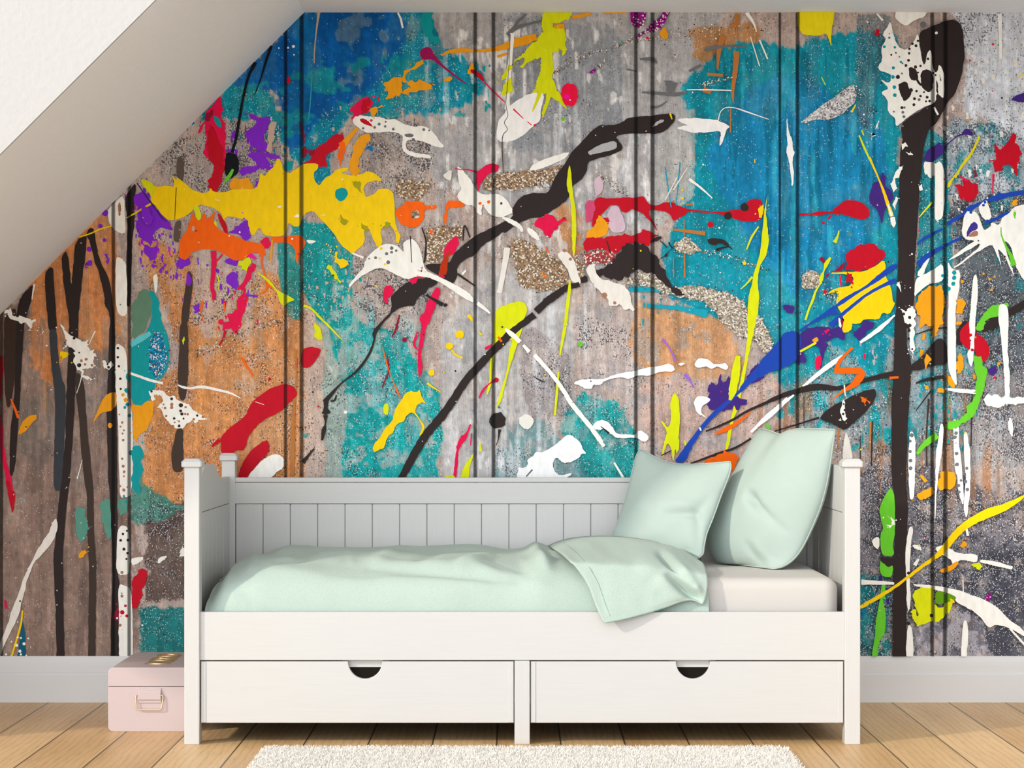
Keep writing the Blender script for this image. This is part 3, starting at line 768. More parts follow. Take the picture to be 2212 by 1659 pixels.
MURAL = '''
@A 0 380 .217
n P 40,1400 160,1290 170,1500 150,2000 110,2300 60,2300 40,1900 40,1600
k P 330,1080 345,1150 300,1280 265,1400 245,1475 230,1725 210,1975 200,2275 180,2475 165,2775 140,2955 115,2995 95,2955 100,2675 110,2475 140,2275 150,1975 155,1675 165,1475 170,1350 190,1240 250,1150
k P 445,965 530,885 540,1100 560,1350 572,1560 490,1560 475,1400 455,1200
k P 610,805 665,740 690,860 700,1000 712,1100 722,980 735,860 745,690 800,600 866,590 862,680 845,850 825,980 808,1150 790,1300 780,1450 778,1659 690,1659 690,1400 660,1250 640,1100 622,950
k P 850,560 930,500 955,640 975,760 1010,870 1050,950 1095,1050 1115,1200 1140,1400 1150,1659 1100,1659 1100,1450 1085,1350 1040,1270 1045,1220 1030,1160 1010,1060 985,950 940,850 905,690
w P 1065,350 1145,265 1235,180 1245,400 1258,560 1220,580 1150,545 1100,500
w P 1150,800 1200,815 1240,850 1265,900 1270,1200 1265,1410 1150,1370
k P 1360,60 1340,300 1345,450 1320,600 1310,900 1305,1100 1300,1300 1260,1300 1270,1100 1255,900 1265,700 1270,450 1240,230 1300,130
v R 1350,170 1430,150 1500,200 1510,290 1570,330 1640,420 1700,470 1715,560 1600,510 1540,560 1520,640 1480,700 1450,640 1370,600 1340,500 1380,420 1340,300
v R 1460,690 1580,700 1570,760 1540,830 1490,830 1430,760
v R 1500,860 1560,880 1540,930 1500,920
v R 1640,870 1680,890 1640,940 1610,950
v R 850,880 900,840 920,830 880,900 850,960
v R 1040,770 1080,760 1080,860 1055,850
v O 1000,500,22 1040,640,18 890,730,24 1050,370,30 700,560,10 1660,960,16
T P 1195,250 1208,300 1200,400 1180,400 1172,310
y S 790,610,14 900,575,14 1000,530,16 1110,500,12
y S 1260,420,10 1350,370,16 1430,320,20 1510,275,20
V S 1365,70,12 1440,180,14 1530,300,18 1600,400,14 1660,460,8
w S 345,1080,20 330,1160,14 320,1230,10
w R 45,1345 100,1330 130,1380 190,1400 260,1420 340,1425 355,1460 330,1490 300,1500 320,1545 290,1540 270,1480 200,1460 130,1425 90,1390
w R 410,1490 430,1520 425,1570 410,1570
e R 1310,1420 1330,1250 1400,1130 1470,1130 1540,1180 1500,1400 1450,1540 1310,1640
t R 1470,1130 1540,1180 1580,1240 1585,1350 1620,1450 1660,1560 1670,1680 1300,1680 1420,1590 1500,1480 1520,1330
w P 1520,990 1575,980 1570,1080 1555,1180 1540,1150
@B 0 700 .217
h P 488,50 570,50 575,250 590,400 625,570 655,620 655,900 640,1200 620,1659 530,1659 540,1300 552,900 545,650 520,480 500,250
k P 690,-30 778,-30 772,120 750,300 760,480 748,650 740,900 725,1150 710,1350 690,1660 606,1660 632,1350 650,1150 655,900 662,700 670,500 682,250
N P 755,480 800,500 830,560 850,700 860,900 880,1150 905,1400 935,1680 850,1680 820,1350 800,1150 790,950 775,850 760,700
k P 1090,-30 1145,-30 1145,300 1145,600 1160,700 1165,1000 1170,1300 1170,1680 1080,1680 1075,1300 1065,1100 1060,850 1070,650 1080,420 1085,200
w P 1145,180 1265,250 1270,500 1265,700 1310,830 1320,1000 1325,1300 1320,1680 1195,1680 1180,1300 1180,1000 1165,800 1150,600 1150,400
t P 1300,170 1400,120 1500,60 1620,10 1670,110 1690,220 1680,420 1640,520 1560,570 1540,650 1480,780 1370,820 1310,780 1300,500
U R 1500,100 1600,90 1660,200 1685,350 1660,480 1560,550 1490,480 1480,300
T2 S 1300,210,50 1400,150,60 1500,90,40
t R 1250,490 1300,490 1290,560 1260,570
t O 1262,660,24 1272,800,20 1290,910,18 1245,830,14 1310,1280,26
t R 1325,1200 1420,1220 1415,1400 1400,1680 1320,1680
a R 1310,790 1370,815 1470,760 1540,760 1535,900 1490,980 1440,1080 1330,1200 1320,1000
a P 925,990 960,900 1000,790 1060,700 1165,660 1160,820 1100,870 1010,880 970,930
a P 180,1110 195,1030 260,930 360,890 375,940 300,1000 270,1060
o S 110,745,14 150,840,24 185,935,28
y R 590,275 680,275 680,310 610,330 590,360
a O 1098,1010,24 1225,705,16 1252,755,20
w R 600,0 650,60 690,95 740,130 800,150 850,160 890,155 900,165 870,185 890,230 900,265 940,260 955,310 935,340 930,410 940,430 890,425 850,435 830,470 820,500 800,480 770,430 745,395 720,380 745,370 750,300 730,260 700,225 670,215 640,250 625,240 660,205 670,170 640,100
w S 820,490,14 800,580,8 765,690,6
w S 890,200,6 920,130,10 950,70,14
w R 825,520 880,510 940,530 955,555 900,540 850,550
w R 1020,365 1050,380 1080,390 1125,420 1120,450 1060,455 1030,430
w S 820,1350,6 795,1450,8 770,1540,12
k O 740,140,14 790,285,9 790,410,20 1072,400,10 1082,430,13 1175,240,12 1175,330,12 1185,420,12 1200,545,12 1202,645,12
T O 812,365,13 860,350,14 848,402,12 918,410,14 1190,900,8 1218,980,12 1200,1020,10 1235,1058,10 1222,1090,10 1228,1155,12 1218,1340,12 1228,1415,14 1238,1470,13 1235,1515,9 1232,1640,12
w S 1300,490,26 1400,525,24 1500,560,26 1625,590,22
K P 1795,-30 1870,-30 1875,200 1880,400 1870,560 1850,760 1790,760 1770,560 1780,300
K P 1755,1045 1830,1040 1820,1150 1830,1280 1825,1440 1800,1475 1750,1475 1715,1440 1705,1300 1730,1180
w S 1770,605,10 1830,630,26 1900,640,20 1990,625,28 2080,635,30 2165,655,26 2300,690,20 2400,740,6
w R 1485,660 1560,650 1620,680 1690,705 1760,750 1840,790 1950,850 2010,910 2045,930 2040,960 1970,960 1900,980 1840,1010 1820,1040 1790,1050 1750,1020 1690,960 1640,910 1600,850 1560,820 1600,790 1640,730 1580,710 1530,720 1515,760 1490,700
k O 1802,808,20 1800,865,14 1812,895,16 1785,1015,14 1828,942,10 1510,670,12 1965,910,12 1735,940,12 1710,745,14
T O 1645,835,13 1630,800,10 1850,828,12 1712,800,16 1710,830,16 1845,895,11 1870,898,12 1655,915,12 2020,925,12 1785,968,10 1740,980,10 1930,948,12
Y P 1835,115 1840,150 1825,215 1812,180
r P -20,310 35,310 40,480 20,560 25,700 0,760 -20,760
c R -20,900 30,900 42,1170 20,1200 -20,1170
c S 20,1190,36 50,1380,44 80,1500,50 110,1680,56
@C 0 1040 .229
k P 582,-20 660,-20 640,150 615,400 595,650 600,900 600,1200 606,1450 612,1670 540,1670 530,1450 525,1250 515,950 505,720 520,600 540,350 562,150
N P 810,-20 880,-20 885,250 885,450 905,700 910,900 905,1200 905,1670 835,1670 835,1400 840,1100 840,850 830,600 820,400 825,200
E R 950,170 1100,165 1110,300 1100,420 1050,540 1000,500 950,330
E R 1110,150 1200,150 1210,320 1120,320
E R 720,250 800,240 820,400 820,560 740,560 720,420
k P 1030,-20 1110,-20 1110,300 1115,500 1100,650 1110,850 1130,1000 1120,1250 1130,1400 1125,1670 1045,1670 1045,1400 1060,1100 1065,850 1060,600 1050,400 1040,150
w P 1135,-20 1245,-20 1240,120 1200,150 1130,150
w P 1115,410 1215,420 1225,600 1225,860 1190,880 1130,880 1100,850 1100,650
w P 1130,960 1180,985 1240,1010 1250,1200 1255,1400 1258,1670 1125,1670 1125,1200 1115,1050
k O 1162,495,12 1140,555,13 1208,552,13 1170,638,14 1205,675,12 1200,465,10 1195,730,10
T O 1152,857,14 1152,1080,14 1135,1355,14 1150,1055,8 1170,80,14 1135,45,10
t O 1170,137,11 1190,190,12
W2 P 540,350 545,450 510,560 440,640 390,700 330,750 290,850 250,950 240,1030 215,1100 190,1230 150,1330 110,1400 50,1530 20,1600 -20,1640 -20,1560 40,1440 90,1300 110,1220 170,1080 210,950 250,850 300,760 350,650 420,540 470,480 485,410 510,360
u P 215,1310 240,1430 250,1670 150,1670 190,1450
y S 215,1215,12 200,1340,18 165,1470,18 110,1660,18
w O 170,1470,10 200,1475,10 160,1545,14 230,1530,14 190,1600,14 270,1480,10 110,1510,8 60,1630,10 250,1640,8 200,1630,10 290,1560,6
r P 50,-10 95,-10 110,100 130,80 145,100 140,220 120,310 105,250 80,130
r R 1345,805 1390,850 1380,950 1350,1030 1310,1130 1260,1225 1245,1100 1240,930 1290,860
w P 1235,730 1300,712 1355,708 1350,740 1300,775 1250,795
w P 1490,740 1520,705 1585,700 1550,740 1490,780
w R 1680,680 1710,650 1738,610 1760,690 1690,715
M R 1090,1160 1130,1150 1130,1300 1080,1310
r O 1155,1232,20 1198,1268,14 1185,1172,12
a R 735,690 775,640 820,660 800,700 745,725
c S 50,1120,20 60,1200,20
@D 300 20 .217
B S 1320,365,30 1260,540,24 1215,690,14 1150,860,6
P R 1290,1140 1380,1130 1350,1250 1330,1420 1270,1430 1280,1250
v R 1040,1030 1150,1060 1340,1100 1280,1210 1240,1230 1260,1330 1250,1430 1190,1420 1110,1350 1060,1300 1040,1220 1110,1180 1180,1130 1100,1080
v R 1070,1430 1400,1440 1420,1480 1330,1490 1230,1450 1350,1560 1330,1610 1210,1600 1180,1540 1100,1480
v R 1050,1560 1200,1560 1150,1640 1050,1640 1000,1659 1020,1600
v R 880,1380 930,1390 920,1430 880,1430
c R 800,880 830,960 830,1060 855,1180 860,1300 860,1450 850,1560 830,1660 740,1700 740,1520 690,1490 640,1440 670,1400 665,1260 660,1120 590,1250 600,1190 650,1090 680,1010 730,960
r R 700,1150 760,1180 800,1300 840,1420 850,1560 820,1660 750,1660 750,1520 690,1480 680,1300
M R 680,1020 740,960 750,1050 700,1120 660,1110
t P 745,1060 800,1080 830,1180 790,1170 750,1110
B S 1160,530,40 1090,680,26 1040,880,24 1005,1080,26 970,1280,28 930,1430,30
B P 870,1420 990,1450 1000,1560 985,1640 940,1670 900,1700 850,1640 860,1500
P S 1795,20,30 1770,200,16 1750,400,12 1745,540,8
t2 S 1725,650,14 1710,900,12 1690,1100,14
w O 1540,372,14 1485,385,10 1395,388,8 1545,455,8
r O 1490,715,20 1490,690,16 1490,735,12
M R 1600,1060 1650,1280 1680,1450 1620,1500 1640,1330
r R 1630,1540 1690,1500 1720,1420 1850,1330 1900,1280 2040,1220 2030,1300 2060,1350 1990,1380 1880,1430 1870,1530 1890,1600 1780,1570 1680,1560
M R 1690,1400 1740,1370 1760,1430 1690,1470
@G 740 20 .217
t R 780,100 860,60 900,120 880,250 940,260 960,330 880,330 800,250
a R 190,1240 285,1240 280,1330 200,1420 160,1540 170,1640 60,1659 90,1500 110,1350
a S 150,1180,30 100,1240,40 40,1310,60 -20,1400,60
o R -30,1330 0,1310 30,1320 20,1450 0,1500 -40,1560
a R 400,790 440,720 510,680 580,680 620,620 700,560 810,505 815,520 720,590 640,660 620,720 600,720 600,780 580,860 530,875 480,890 420,920 450,850 430,800
a R 640,715 740,710 860,740 905,735 890,775 820,800 720,820 670,840 610,840 600,800 690,790
a P 1010,700 1070,660 1100,690 1070,720 1005,720
a S 980,460,16 1080,420,36 1200,410,46 1320,415,30 1450,410,34 1560,390,50 1660,355,70 1800,315,90 1930,275,60
a P 2120,150 2212,140 2212,230 2120,220 2060,210
a S 1540,475,26 1635,445,24
X O 835,440,62
X P 880,420 950,490 940,520 880,500 820,490
X S 930,510,36 1000,570,22 1100,650,18 1230,745,12
a P 1285,520 1320,590 1310,640 1230,650 1260,590
r P 1270,600 1330,610 1400,660 1415,730 1370,700 1310,650 1275,630
c S 1410,725,14 1500,820,12 1620,930,10
G S 2090,40,20 1990,110,24 1850,150,24 1720,190,44 1640,260,40
G S 1830,50,16 1760,110,24 1700,180,16
w S 1690,240,44 1680,400,36 1650,700,50 1640,900,46 1640,1000,60
Y R 2040,35 2290,35 2280,95 2130,140 2100,130 2090,190 2200,210 2230,330 2200,490 2180,400 2140,380 2130,440 2110,430 2090,420 2110,560 2090,700 2150,820 2250,1000 2210,990 2120,900 2060,880 2040,960 1990,1080 1985,1050 2010,930 2040,860 1990,830 1960,900 1890,1020 1880,1000 1930,870 1960,800 1840,950 1850,910 1920,760 1960,640 1990,600 1990,480 1930,480 1850,500 1780,590 1770,580 1830,470 1760,490 1690,560 1640,680 1540,750 1530,730 1600,640 1640,560 1700,530 1790,430 1870,360 1950,300 1990,230 1980,150
Y R 1690,690 1690,780 1650,850 1570,870 1600,800 1640,720 1650,690
W P 1970,830 2005,850 2000,920 1970,1000 1970,1110 1900,1160 1800,1260 1700,1310 1590,1325 1540,1300 1530,1230 1550,1110 1600,1060 1630,1000 1680,950 1750,900 1850,840
Y S 2000,700,60 1960,850,40 1890,1020,14
Y S 2060,820,50 2030,950,30 1990,1080,12
c S 1700,995,16 1800,1090,8
c S 1840,1120,8 1880,1155,10
c P 1900,1150 1925,1140 1925,1165 1905,1170
n S 1670,250,5 1660,500,5 1640,780,6 1625,940,6 1645,1060,6 1610,1130,6 1640,1200,6 1590,1290,8 1600,1640,5
w P 90,1120 140,1050 230,1065 280,1070 370,1075 450,1100 520,1090 600,1140 720,1175 800,1160 870,1190 930,1260 980,1330 1020,1370 960,1380 880,1350 810,1320 720,1300 640,1300 630,1350 640,1400 720,1430 870,1450 890,1490 740,1475 640,1450 590,1390 600,1300 600,1260 540,1230 460,1220 320,1230 240,1230 180,1200
G O 288,1108,13 365,1145,15 425,1168,12 430,1122,10 205,1188,12 320,1178,13 505,1195,14 808,1200,14 705,1300,16 862,1208,10
G P 615,1240 700,1240 710,1265 670,1280 620,1265
r P 165,1095 210,1085 250,1110 280,1140 310,1180 260,1160 200,1140
w S 550,35,16 580,100,22 600,190,18
c R 70,1000 160,920 250,870 300,940 290,1000 230,1060 160,1050 90,1110 100,1050
r R 200,900 260,880 300,940 260,1010 180,1040
c R 330,850 370,880 370,910 340,920
a R 260,1040 310,980 350,980 355,1060 300,1070
a S 350,985,10 400,960,20
u2 R 225,1370 290,1370 300,1420 260,1400
@E 300 340 .217
N2 P 375,0 455,0 450,240 380,240
N2 P 360,640 430,620 410,860 340,830
K P 490,1110 540,1180 530,1350 510,1500 490,1660 415,1660 440,1450 470,1280
r R 720,-20 850,-20 840,150 830,280 770,340 720,330 690,280 680,210 740,160 740,50
a R 910,215 1080,210 1130,240 1140,330 910,330
v R 1140,240 1200,260 1190,300 1150,320
y J 10,210 130,245 150,290 280,285 360,298 335,170 372,228 390,200 470,270 530,320 620,355 700,350 715,300 740,345 860,350 920,320 1050,320 1140,325 1190,280 1208,150 1250,195 1300,130 1350,80 1392,0 1425,60 1440,130 1490,160 1550,130 1640,60 1790,60 1780,120 1740,150 1750,230 1800,290 1850,210 1920,170 1970,120 2090,95 2080,130 2010,155 2100,185 2208,170 2278,140 2358,160 2428,240 2338,230 2258,262 2240,330 2258,400 2328,370 2408,310 2478,310 2528,350 2548,420 2548,600 2568,720 2610,780 2588,862 2555,840 2560,760 2520,690 2460,670 2400,720 2428,860 2378,905 2328,800 2288,700 2240,720 2258,850 2140,950 2130,970 2080,930 1990,850 1960,780 1860,660 1790,600 1740,530 1640,560 1600,690 1540,690 1490,650 1480,720 1440,785 1310,790 1250,770 1210,700 1180,720 1130,790 1100,700 1080,612 1010,612 950,590 870,590 845,650 825,560 760,510 700,490 600,470 520,550 430,610 300,632 240,580 180,490 120,440 125,380
Y P 10,210 130,245 160,300 155,380 100,350 60,300
t J 1960,330 2010,300 2060,310 2085,360 2060,420 2000,440 1950,400
O2 R 2000,560 2080,620 2070,700 1990,620
O2 R 2440,640 2500,660 2500,700 2430,720
O2 R 2110,210 2220,250 2200,340 2130,280
O2 R 2230,660 2280,700 2270,740 2220,720
t R 1440,0 1530,40 1540,100 1500,150 1450,130
w P 1385,480 1435,490 1390,508
w P 1535,590 1590,560 1600,600
w P 1660,820 1780,830 1700,870
n S 375,300,8 365,480,8 360,620,6
g S 940,120,24 900,190,36 850,255,16
Y P 545,490 600,480 630,600 590,640 565,590
Y P 740,640 780,635 775,710 745,700
r S 790,560,14 820,620,40 850,680,50 880,770,24
v R 900,760 890,730 960,690 1030,640 1080,620 1090,700 1120,800 1080,830 1000,795
v R 350,1060 400,1000 510,1030 500,1080 440,1100
v P 480,1130 530,1200 520,1280 470,1280
v R 850,1010 990,1010 990,1080 900,1080
v R 880,1160 960,1150 1000,1250 960,1310 900,1280
v S 1070,1370,20 1185,1385,20
v R 530,1350 570,1370 550,1400
v R 550,1480 610,1440 600,1540 545,1550
c S 745,930,56 750,1050,54 740,1180,44 730,1300,38 750,1360,44 750,1420,40
c S 780,1030,14 835,965,16
m R 1080,1000 1150,970 1180,1030 1110,1030
c R 1170,1050 1165,1100 1110,1180 1080,1250 1060,1340 1100,1400 1090,1460 1050,1530 1010,1670 940,1670 960,1580 900,1570 970,1530 990,1420 1030,1330 970,1300 1050,1250 1060,1190 1090,1080 1130,1050
c R 1200,830 1270,790 1320,850 1310,900 1260,910 1240,860
o P 540,540 570,620 620,630 640,560 665,550 670,620 720,590 745,540 760,545 740,650 800,720 900,770 1000,800 1060,830 1150,850 1240,860 1260,960 1265,980 1220,980 1180,940 1100,960 1050,1020 960,1030 900,1000 830,950 760,920 660,910 560,935 510,960 490,1010 440,1020 400,980 400,880 430,780 480,740 500,660 520,600
P P 530,690 555,680 560,730 530,740
o S 1225,970,30 1225,1060,16 1250,1150,18 1270,1220,24 1285,1260,40 1330,1300,14
o S 1280,1270,16 1265,1330,12 1200,1355,10
o P 1310,795 1440,790 1600,770 1650,810 1660,870 1610,960 1590,1000 1590,1080 1560,1020 1560,930 1530,880 1480,850 1350,850 1330,830
a S 1330,820,16 1320,960,20 1315,1040,14
Y R 1000,1060 1060,1000 1110,1020 1115,1060 1050,1140 1005,1110
Y P 1160,1130 1230,1170 1300,1220 1350,1280 1400,1340 1500,1380 1560,1420 1490,1440 1450,1490 1400,1440 1380,1340 1320,1280 1240,1200
Y S 1640,1475,26 1720,1510,20 1870,1659,14
Y S 780,1170,14 800,1240,14 795,1320,8
y R 1950,960 1980,950 1990,1010 2050,1010 2090,1060 2010,1110 1980,1060
y R 1890,900 1920,910 1925,940 1900,930
Y R 1860,1080 1910,1080 1930,1110 1990,1180 2010,1260 1960,1220 1900,1130
w P 150,1165 190,1165 180,1280 160,1360
o P 640,1410 650,1440 620,1560 655,1650 640,1655 610,1520 610,1480
o S 850,1450,14 855,1530,16
@F 380 680 .217
c R 530,-20 650,0 670,90 640,140 590,190 560,140 470,160 440,100 520,80
c O 450,70,26 500,20,12
r S 495,160,30 470,240,20 415,330,10
D2 S 220,390,50 320,340,60 480,260,60 620,190,80 800,140,60 900,100,50 1060,60,40
A S 1190,350,24 1200,600,16 1180,900,24 1165,1200,40 1160,1600,44
r P 1110,690 1170,710 1210,760 1200,820 1150,850 1090,920 1000,990 900,1030 800,1110 720,1210 690,1340 660,1350 600,1345 560,1380 450,1385 455,1290 440,1240 470,1190 540,1120 600,1080 690,1010 720,950 760,870 850,790 950,730 1050,695
r S 440,1245,40 400,1275,30 360,1315,20
r P 910,1240 930,1290 920,1380 860,1430 800,1500 750,1560 690,1640 610,1640 640,1540 690,1430 760,1340 850,1270
w P 1000,1385 1060,1410 1085,1450 1075,1520 1010,1560 930,1640 690,1640 790,1520 860,1450 930,1400
r P 1265,340 1350,315 1440,340 1445,360 1380,480 1320,530 1260,525 1235,450
o S 655,430,20 700,500,24 770,610,12
r O 935,640,14
w S 790,865,6 880,895,4
k S 2130,0,24 2060,70,24 1980,180,40 1975,250,20 1920,400,24 1800,560,24 1650,680,14 1540,800,40 1480,870,50
k R 1470,850 1520,850 1510,930 1530,970 1480,1000 1470,930
k S 1490,1000,50 1490,1080,14 1475,1150,44 1455,1250,20
k S 1600,800,14 1580,850,20 1540,860,16
k S 1380,1330,14 1320,1400,24 1265,1470,44
Y R 1370,90 1440,130 1470,250 1400,240 1380,190
Y S 1400,0,14 1520,110,20 1660,255,6
Y P 2065,890 2120,880 2115,1000 2065,990
w O 1690,970,16
@H 740 340 .217
D R 830,700 1000,680 1170,680 1200,760 1060,880 1000,1000 900,1060 830,1040 830,880
D R 520,230 650,220 850,230 850,330 760,420 600,420 520,330
D R 1640,150 1850,150 2050,110 2200,60 2100,250 1900,300 1640,320 1560,330 1440,330 1380,300 1450,200
D R 1700,800 1900,850 2020,950 2212,1050 2260,1300 2100,1340 1850,1330 1750,1250 1720,1050 1650,900
c R 2020,580 2100,570 2150,640 2210,600 2210,640 2140,680 2100,790 2010,770 1900,640
w P 1140,80 1190,120 1250,190 1290,240 1330,330 1400,375 1500,365 1570,370 1640,430 1690,520 1740,555 1680,555 1610,600 1520,590 1460,565 1400,480 1380,520 1390,580 1340,560 1310,480 1240,480 1150,430 1140,370 1190,320 1160,250 1150,180
W2 P 1000,180 1090,110 1080,250 1010,200
c P 1330,150 1400,100 1450,65 1520,65 1560,90 1540,150 1480,150 1440,180 1380,250 1350,350 1340,300 1330,250
c S 1120,110,12 1180,125,8 1250,125,12 1340,150,20
o O 1368,460,16 1455,445,16 1400,482,10
h O 1580,460,12
W2 S 1640,900,60 1600,1150,50 1560,1350,50
o P 640,430 700,440 780,435 830,490 900,480 940,470 935,515 860,510 810,530 820,590 790,650 740,700 660,700 590,670 550,620 525,560 540,510 600,480
D O 725,570,42
o P 1035,430 1170,430 1210,470 1240,480 1130,505 1050,500 1040,600 1030,690 1000,630 1020,540
o P 860,705 905,740 890,780 870,750
k J 3318,-405 3278,-440 3148,-420 2988,-405 2848,-395 2748,-325 2628,-315 2568,-325 2478,-265 2408,-185 2328,-105 2258,-25 2218,55 2160,130 2110,210 2060,330 2010,360 1880,355 1780,390 1720,450 1690,520 1700,590 1540,680 1340,770 1270,820 1180,890 1110,960 1060,1060 940,1055 820,1065 850,1120 960,1180 1050,1230 1110,1260 1150,1170 1140,1100 1180,1050 1250,1000 1310,980 1400,870 1540,790 1590,745 1620,755 1760,650 1900,600 1980,600 2090,530 2260,410 2278,290 2370,230 2430,150 2440,50 2520,20 2700,-30 2790,-80 2780,-120 2740,-170 2720,-200 2800,-230 2900,-235 3080,-235 3180,-240 3260,-300 3300,-350
k P 500,1370 580,1290 650,1240 760,1210 870,1200 960,1240 900,1290 850,1300 830,1350 780,1370 740,1410 720,1480 640,1480 560,1500 500,1550 440,1590 400,1640 390,1659 430,1590 480,1540 490,1450 480,1390
k S 830,1370,20 900,1410,30 1000,1470,40
k O 1025,1470,18
k S 1145,1160,20 1230,1220,20 1320,1280,10
k S 790,700,12 830,830,14 825,960,18 815,1050,16
k S 1200,830,12 1215,680,14 1270,800,14
c R 1110,800 1160,800 1150,880 1120,930 1060,990 1040,1060 1050,1150 1000,1190 960,1180 960,1090 1000,1000 1030,900
Q P 1040,940 1090,930 1050,1010 1045,1140 990,1190 960,1170 970,1080
c R 660,1210 740,1190 810,1190 760,1220 700,1260 660,1240
c P 430,1280 470,1275 510,1310 490,1380 450,1400 460,1440 430,1460 400,1400 410,1310
c P 930,1290 980,1310 960,1400 930,1450 925,1500 890,1560 860,1670 790,1670 760,1600 820,1540 840,1440 880,1380
k S 1000,1470,40 900,1410,28 830,1370,20
w P 210,1100 230,1020 290,950 380,875 450,862 530,870 600,930 615,960 600,850 660,815 710,815 760,880 785,960 805,1060 830,1130 900,1160 1000,1210 1130,1270 1250,1340 1300,1400 1310,1450 1200,1400 1080,1310 960,1240 860,1195 730,1180 660,1215 590,1200 480,1140 400,1100 320,1110 230,1160 130,1230 60,1310 70,1260 140,1180
w S 100,955,16 210,1000,24
w S 1340,1450,40 1420,1510,30 1470,1555,14
k S 675,780,10 690,1050,8
G O 490,905,18 440,960,16 490,945,14 535,930,12 330,1000,14 455,1045,18
y O 385,910,14 370,1010,10 425,1065,12
M R 770,1090 810,1080 810,1120 780,1120
w S 1590,600,20 1680,640,46 1760,690,40 1790,740,24
w P 1840,690 1920,740 1970,820 1940,830 1880,790 1840,740
o P 2000,860 2070,950 2040,950
o P 1970,1130 2055,1210 2010,1200
w P 1180,1160 1230,1110 1230,1140 1200,1175
S R 1980,240 2050,270 2060,330 2030,320
w P 1852,135 1885,80 1960,40 2100,-10 2260,-60 2240,0 2050,90 1920,130
y P 1235,1580 1270,1555 1300,1620 1290,1640
Y P 1520,1510 1620,1470 1720,1435 1800,1435 1835,1490 1830,1560 1790,1640 1760,1720 1520,1720
@I 820 680 .217
c P 400,-10 510,-10 490,90 460,120 440,270 410,400 430,500 420,560 395,640 385,560 380,400 400,250 420,100
c S 380,170,20 345,290,26 375,350,10
M S 200,0,16 160,150,20 125,220,14
M S 80,400,10 90,560,16 60,640,14 30,720,16
Y P 1130,-10 1460,-10 1420,150 1380,260 1340,390 1300,500 1250,700 1220,830 1170,920 1155,940 1190,800 1240,650 1280,500 1290,350 1330,240 1200,260 1160,330 1120,560 1110,720 1060,820 1070,740 1100,640 1095,430 1140,250
M O 250,250,24
y O 800,195,40 695,310,34 518,578,28 640,575,8
y S 720,350,14 760,400,20 830,430,14
y S 475,680,24 530,720,16 610,770,6
y P 865,0 910,0 930,50 880,30
y P 975,145 1030,205 1000,205
Y S 1865,0,36 1830,200,30 1795,400,14
Y S 1780,570,14 1770,700,24 1745,1000,22
k S 1540,0,70 1450,70,64 1300,190,76 1200,290,76 1090,400,74 960,540,78 840,680,76 720,870,78 610,1020,80 490,1160,80 390,1310,80 300,1470,76 200,1660,60
c P 900,1080 915,1100 880,1180 860,1240 800,1310 780,1420 780,1500 760,1640 730,1640 740,1540 750,1430 770,1300 800,1210 860,1180
Y P 800,1640 840,1500 900,1430 945,1360 920,1450 890,1530 890,1640
Y P 660,1590 750,1600 750,1640 660,1640
Y P 1015,1210 1000,1280 1025,1360 1000,1360 990,1300
c S 990,830,16 1030,750,20 1090,690,14 1150,650,24
r O 1162,650,24
c S 1050,340,30 1120,300,20
o S 1180,220,24 1215,270,20
c S 915,1180,14 905,1300,8
k O 1175,1050,80
k S 1195,1140,30 1180,1240,10 1160,1300,8
W2 O 1460,1060,70
W2 P 1400,1090 1450,1145 1500,1100
w S 1250,140,20 1310,190,50 1400,270,40
w S 1430,300,30 1490,370,40
w S 1540,400,40 1650,520,40 1780,680,40 1900,870,46 2010,1010,46 2110,1130,44 2212,1270,46
W P 1880,1190 1930,1210 2000,1270 2020,1340 2055,1370 2050,1385 2010,1380 1990,1420 1900,1470 1810,1470 1780,1420 1740,1430 1720,1500 1750,1570 1800,1600 1910,1570 1910,1590 1820,1640 1355,1640 1380,1560 1380,1510 1420,1530 1480,1500 1465,1440 1540,1400 1550,1360 1620,1370 1700,1330 1790,1260 1830,1220
G S 1460,1610,14 1520,1540,16
y P 260,780 310,760 380,770 400,740 410,790 440,850 465,890 430,870 380,890 360,930 350,960 400,1040 450,1100 440,1160 400,1210 395,1190 425,1150 420,1090 350,980 310,970 260,1010 250,1060 180,1080 150,1120 140,1170 90,1200 60,1270 45,1330 0,1340 -60,1370 -70,1310 -20,1250 20,1200 50,1130 130,1060 145,980 160,930 210,860
o S 30,320,8 70,480,14 110,600,6 180,770,14 210,830,12
g O 2000,295,20
k S 1530,610,6 1590,650,12 1650,670,6
@J 1180 20 .217
A S 1890,420,60 1880,600,50 1855,800,36 1860,930,10
A S 1900,50,50 1890,160,60 1830,170,40
A S 1760,260,60 1720,400,50 1700,600,16
A S 1600,650,30 1760,660,30
A S 1560,800,60 1640,830,40
A S 1835,980,12 1830,1230,12
G S 1570,410,20 1650,390,40 1800,370,20 1990,380,16
G S 930,500,20 1050,500,40 1100,540,20
G S 1040,980,30 1120,970,20 1200,920,12
G S 950,830,20 1100,840,30 1300,850,40 1400,820,20
G R 1170,720 1290,710 1300,800 1240,870 1190,800
G S 800,600,20 900,620,14
G S 1420,620,24 1540,560,30
D S 90,640,30 180,560,50 300,500,50 420,450,30 620,400,20 800,330,24 930,300,30 1050,300,20 1200,270,50 1400,240,60 1600,215,60 1800,200,60 2212,220,60
e2 O 232,820,74 232,860,80 232,900,66
m O 205,875,26
x P 850,20 1000,20 990,120 960,190 900,195 850,160 830,90
x P 1290,20 1200,100 1160,180 1090,235 1030,230 960,260 870,320 900,260 1000,200 1050,130 1150,80 1180,30
a P 1170,170 1210,240 1205,300 1160,305 1120,240
a S 260,85,40 350,70,34 440,45,30
a S 560,40,20 700,36,18 800,45,14
c O 1005,290,14
x P 420,640 460,600 495,590 490,635 450,645
x S 510,580,6 550,555,14 585,510,8
g O 165,1095,18
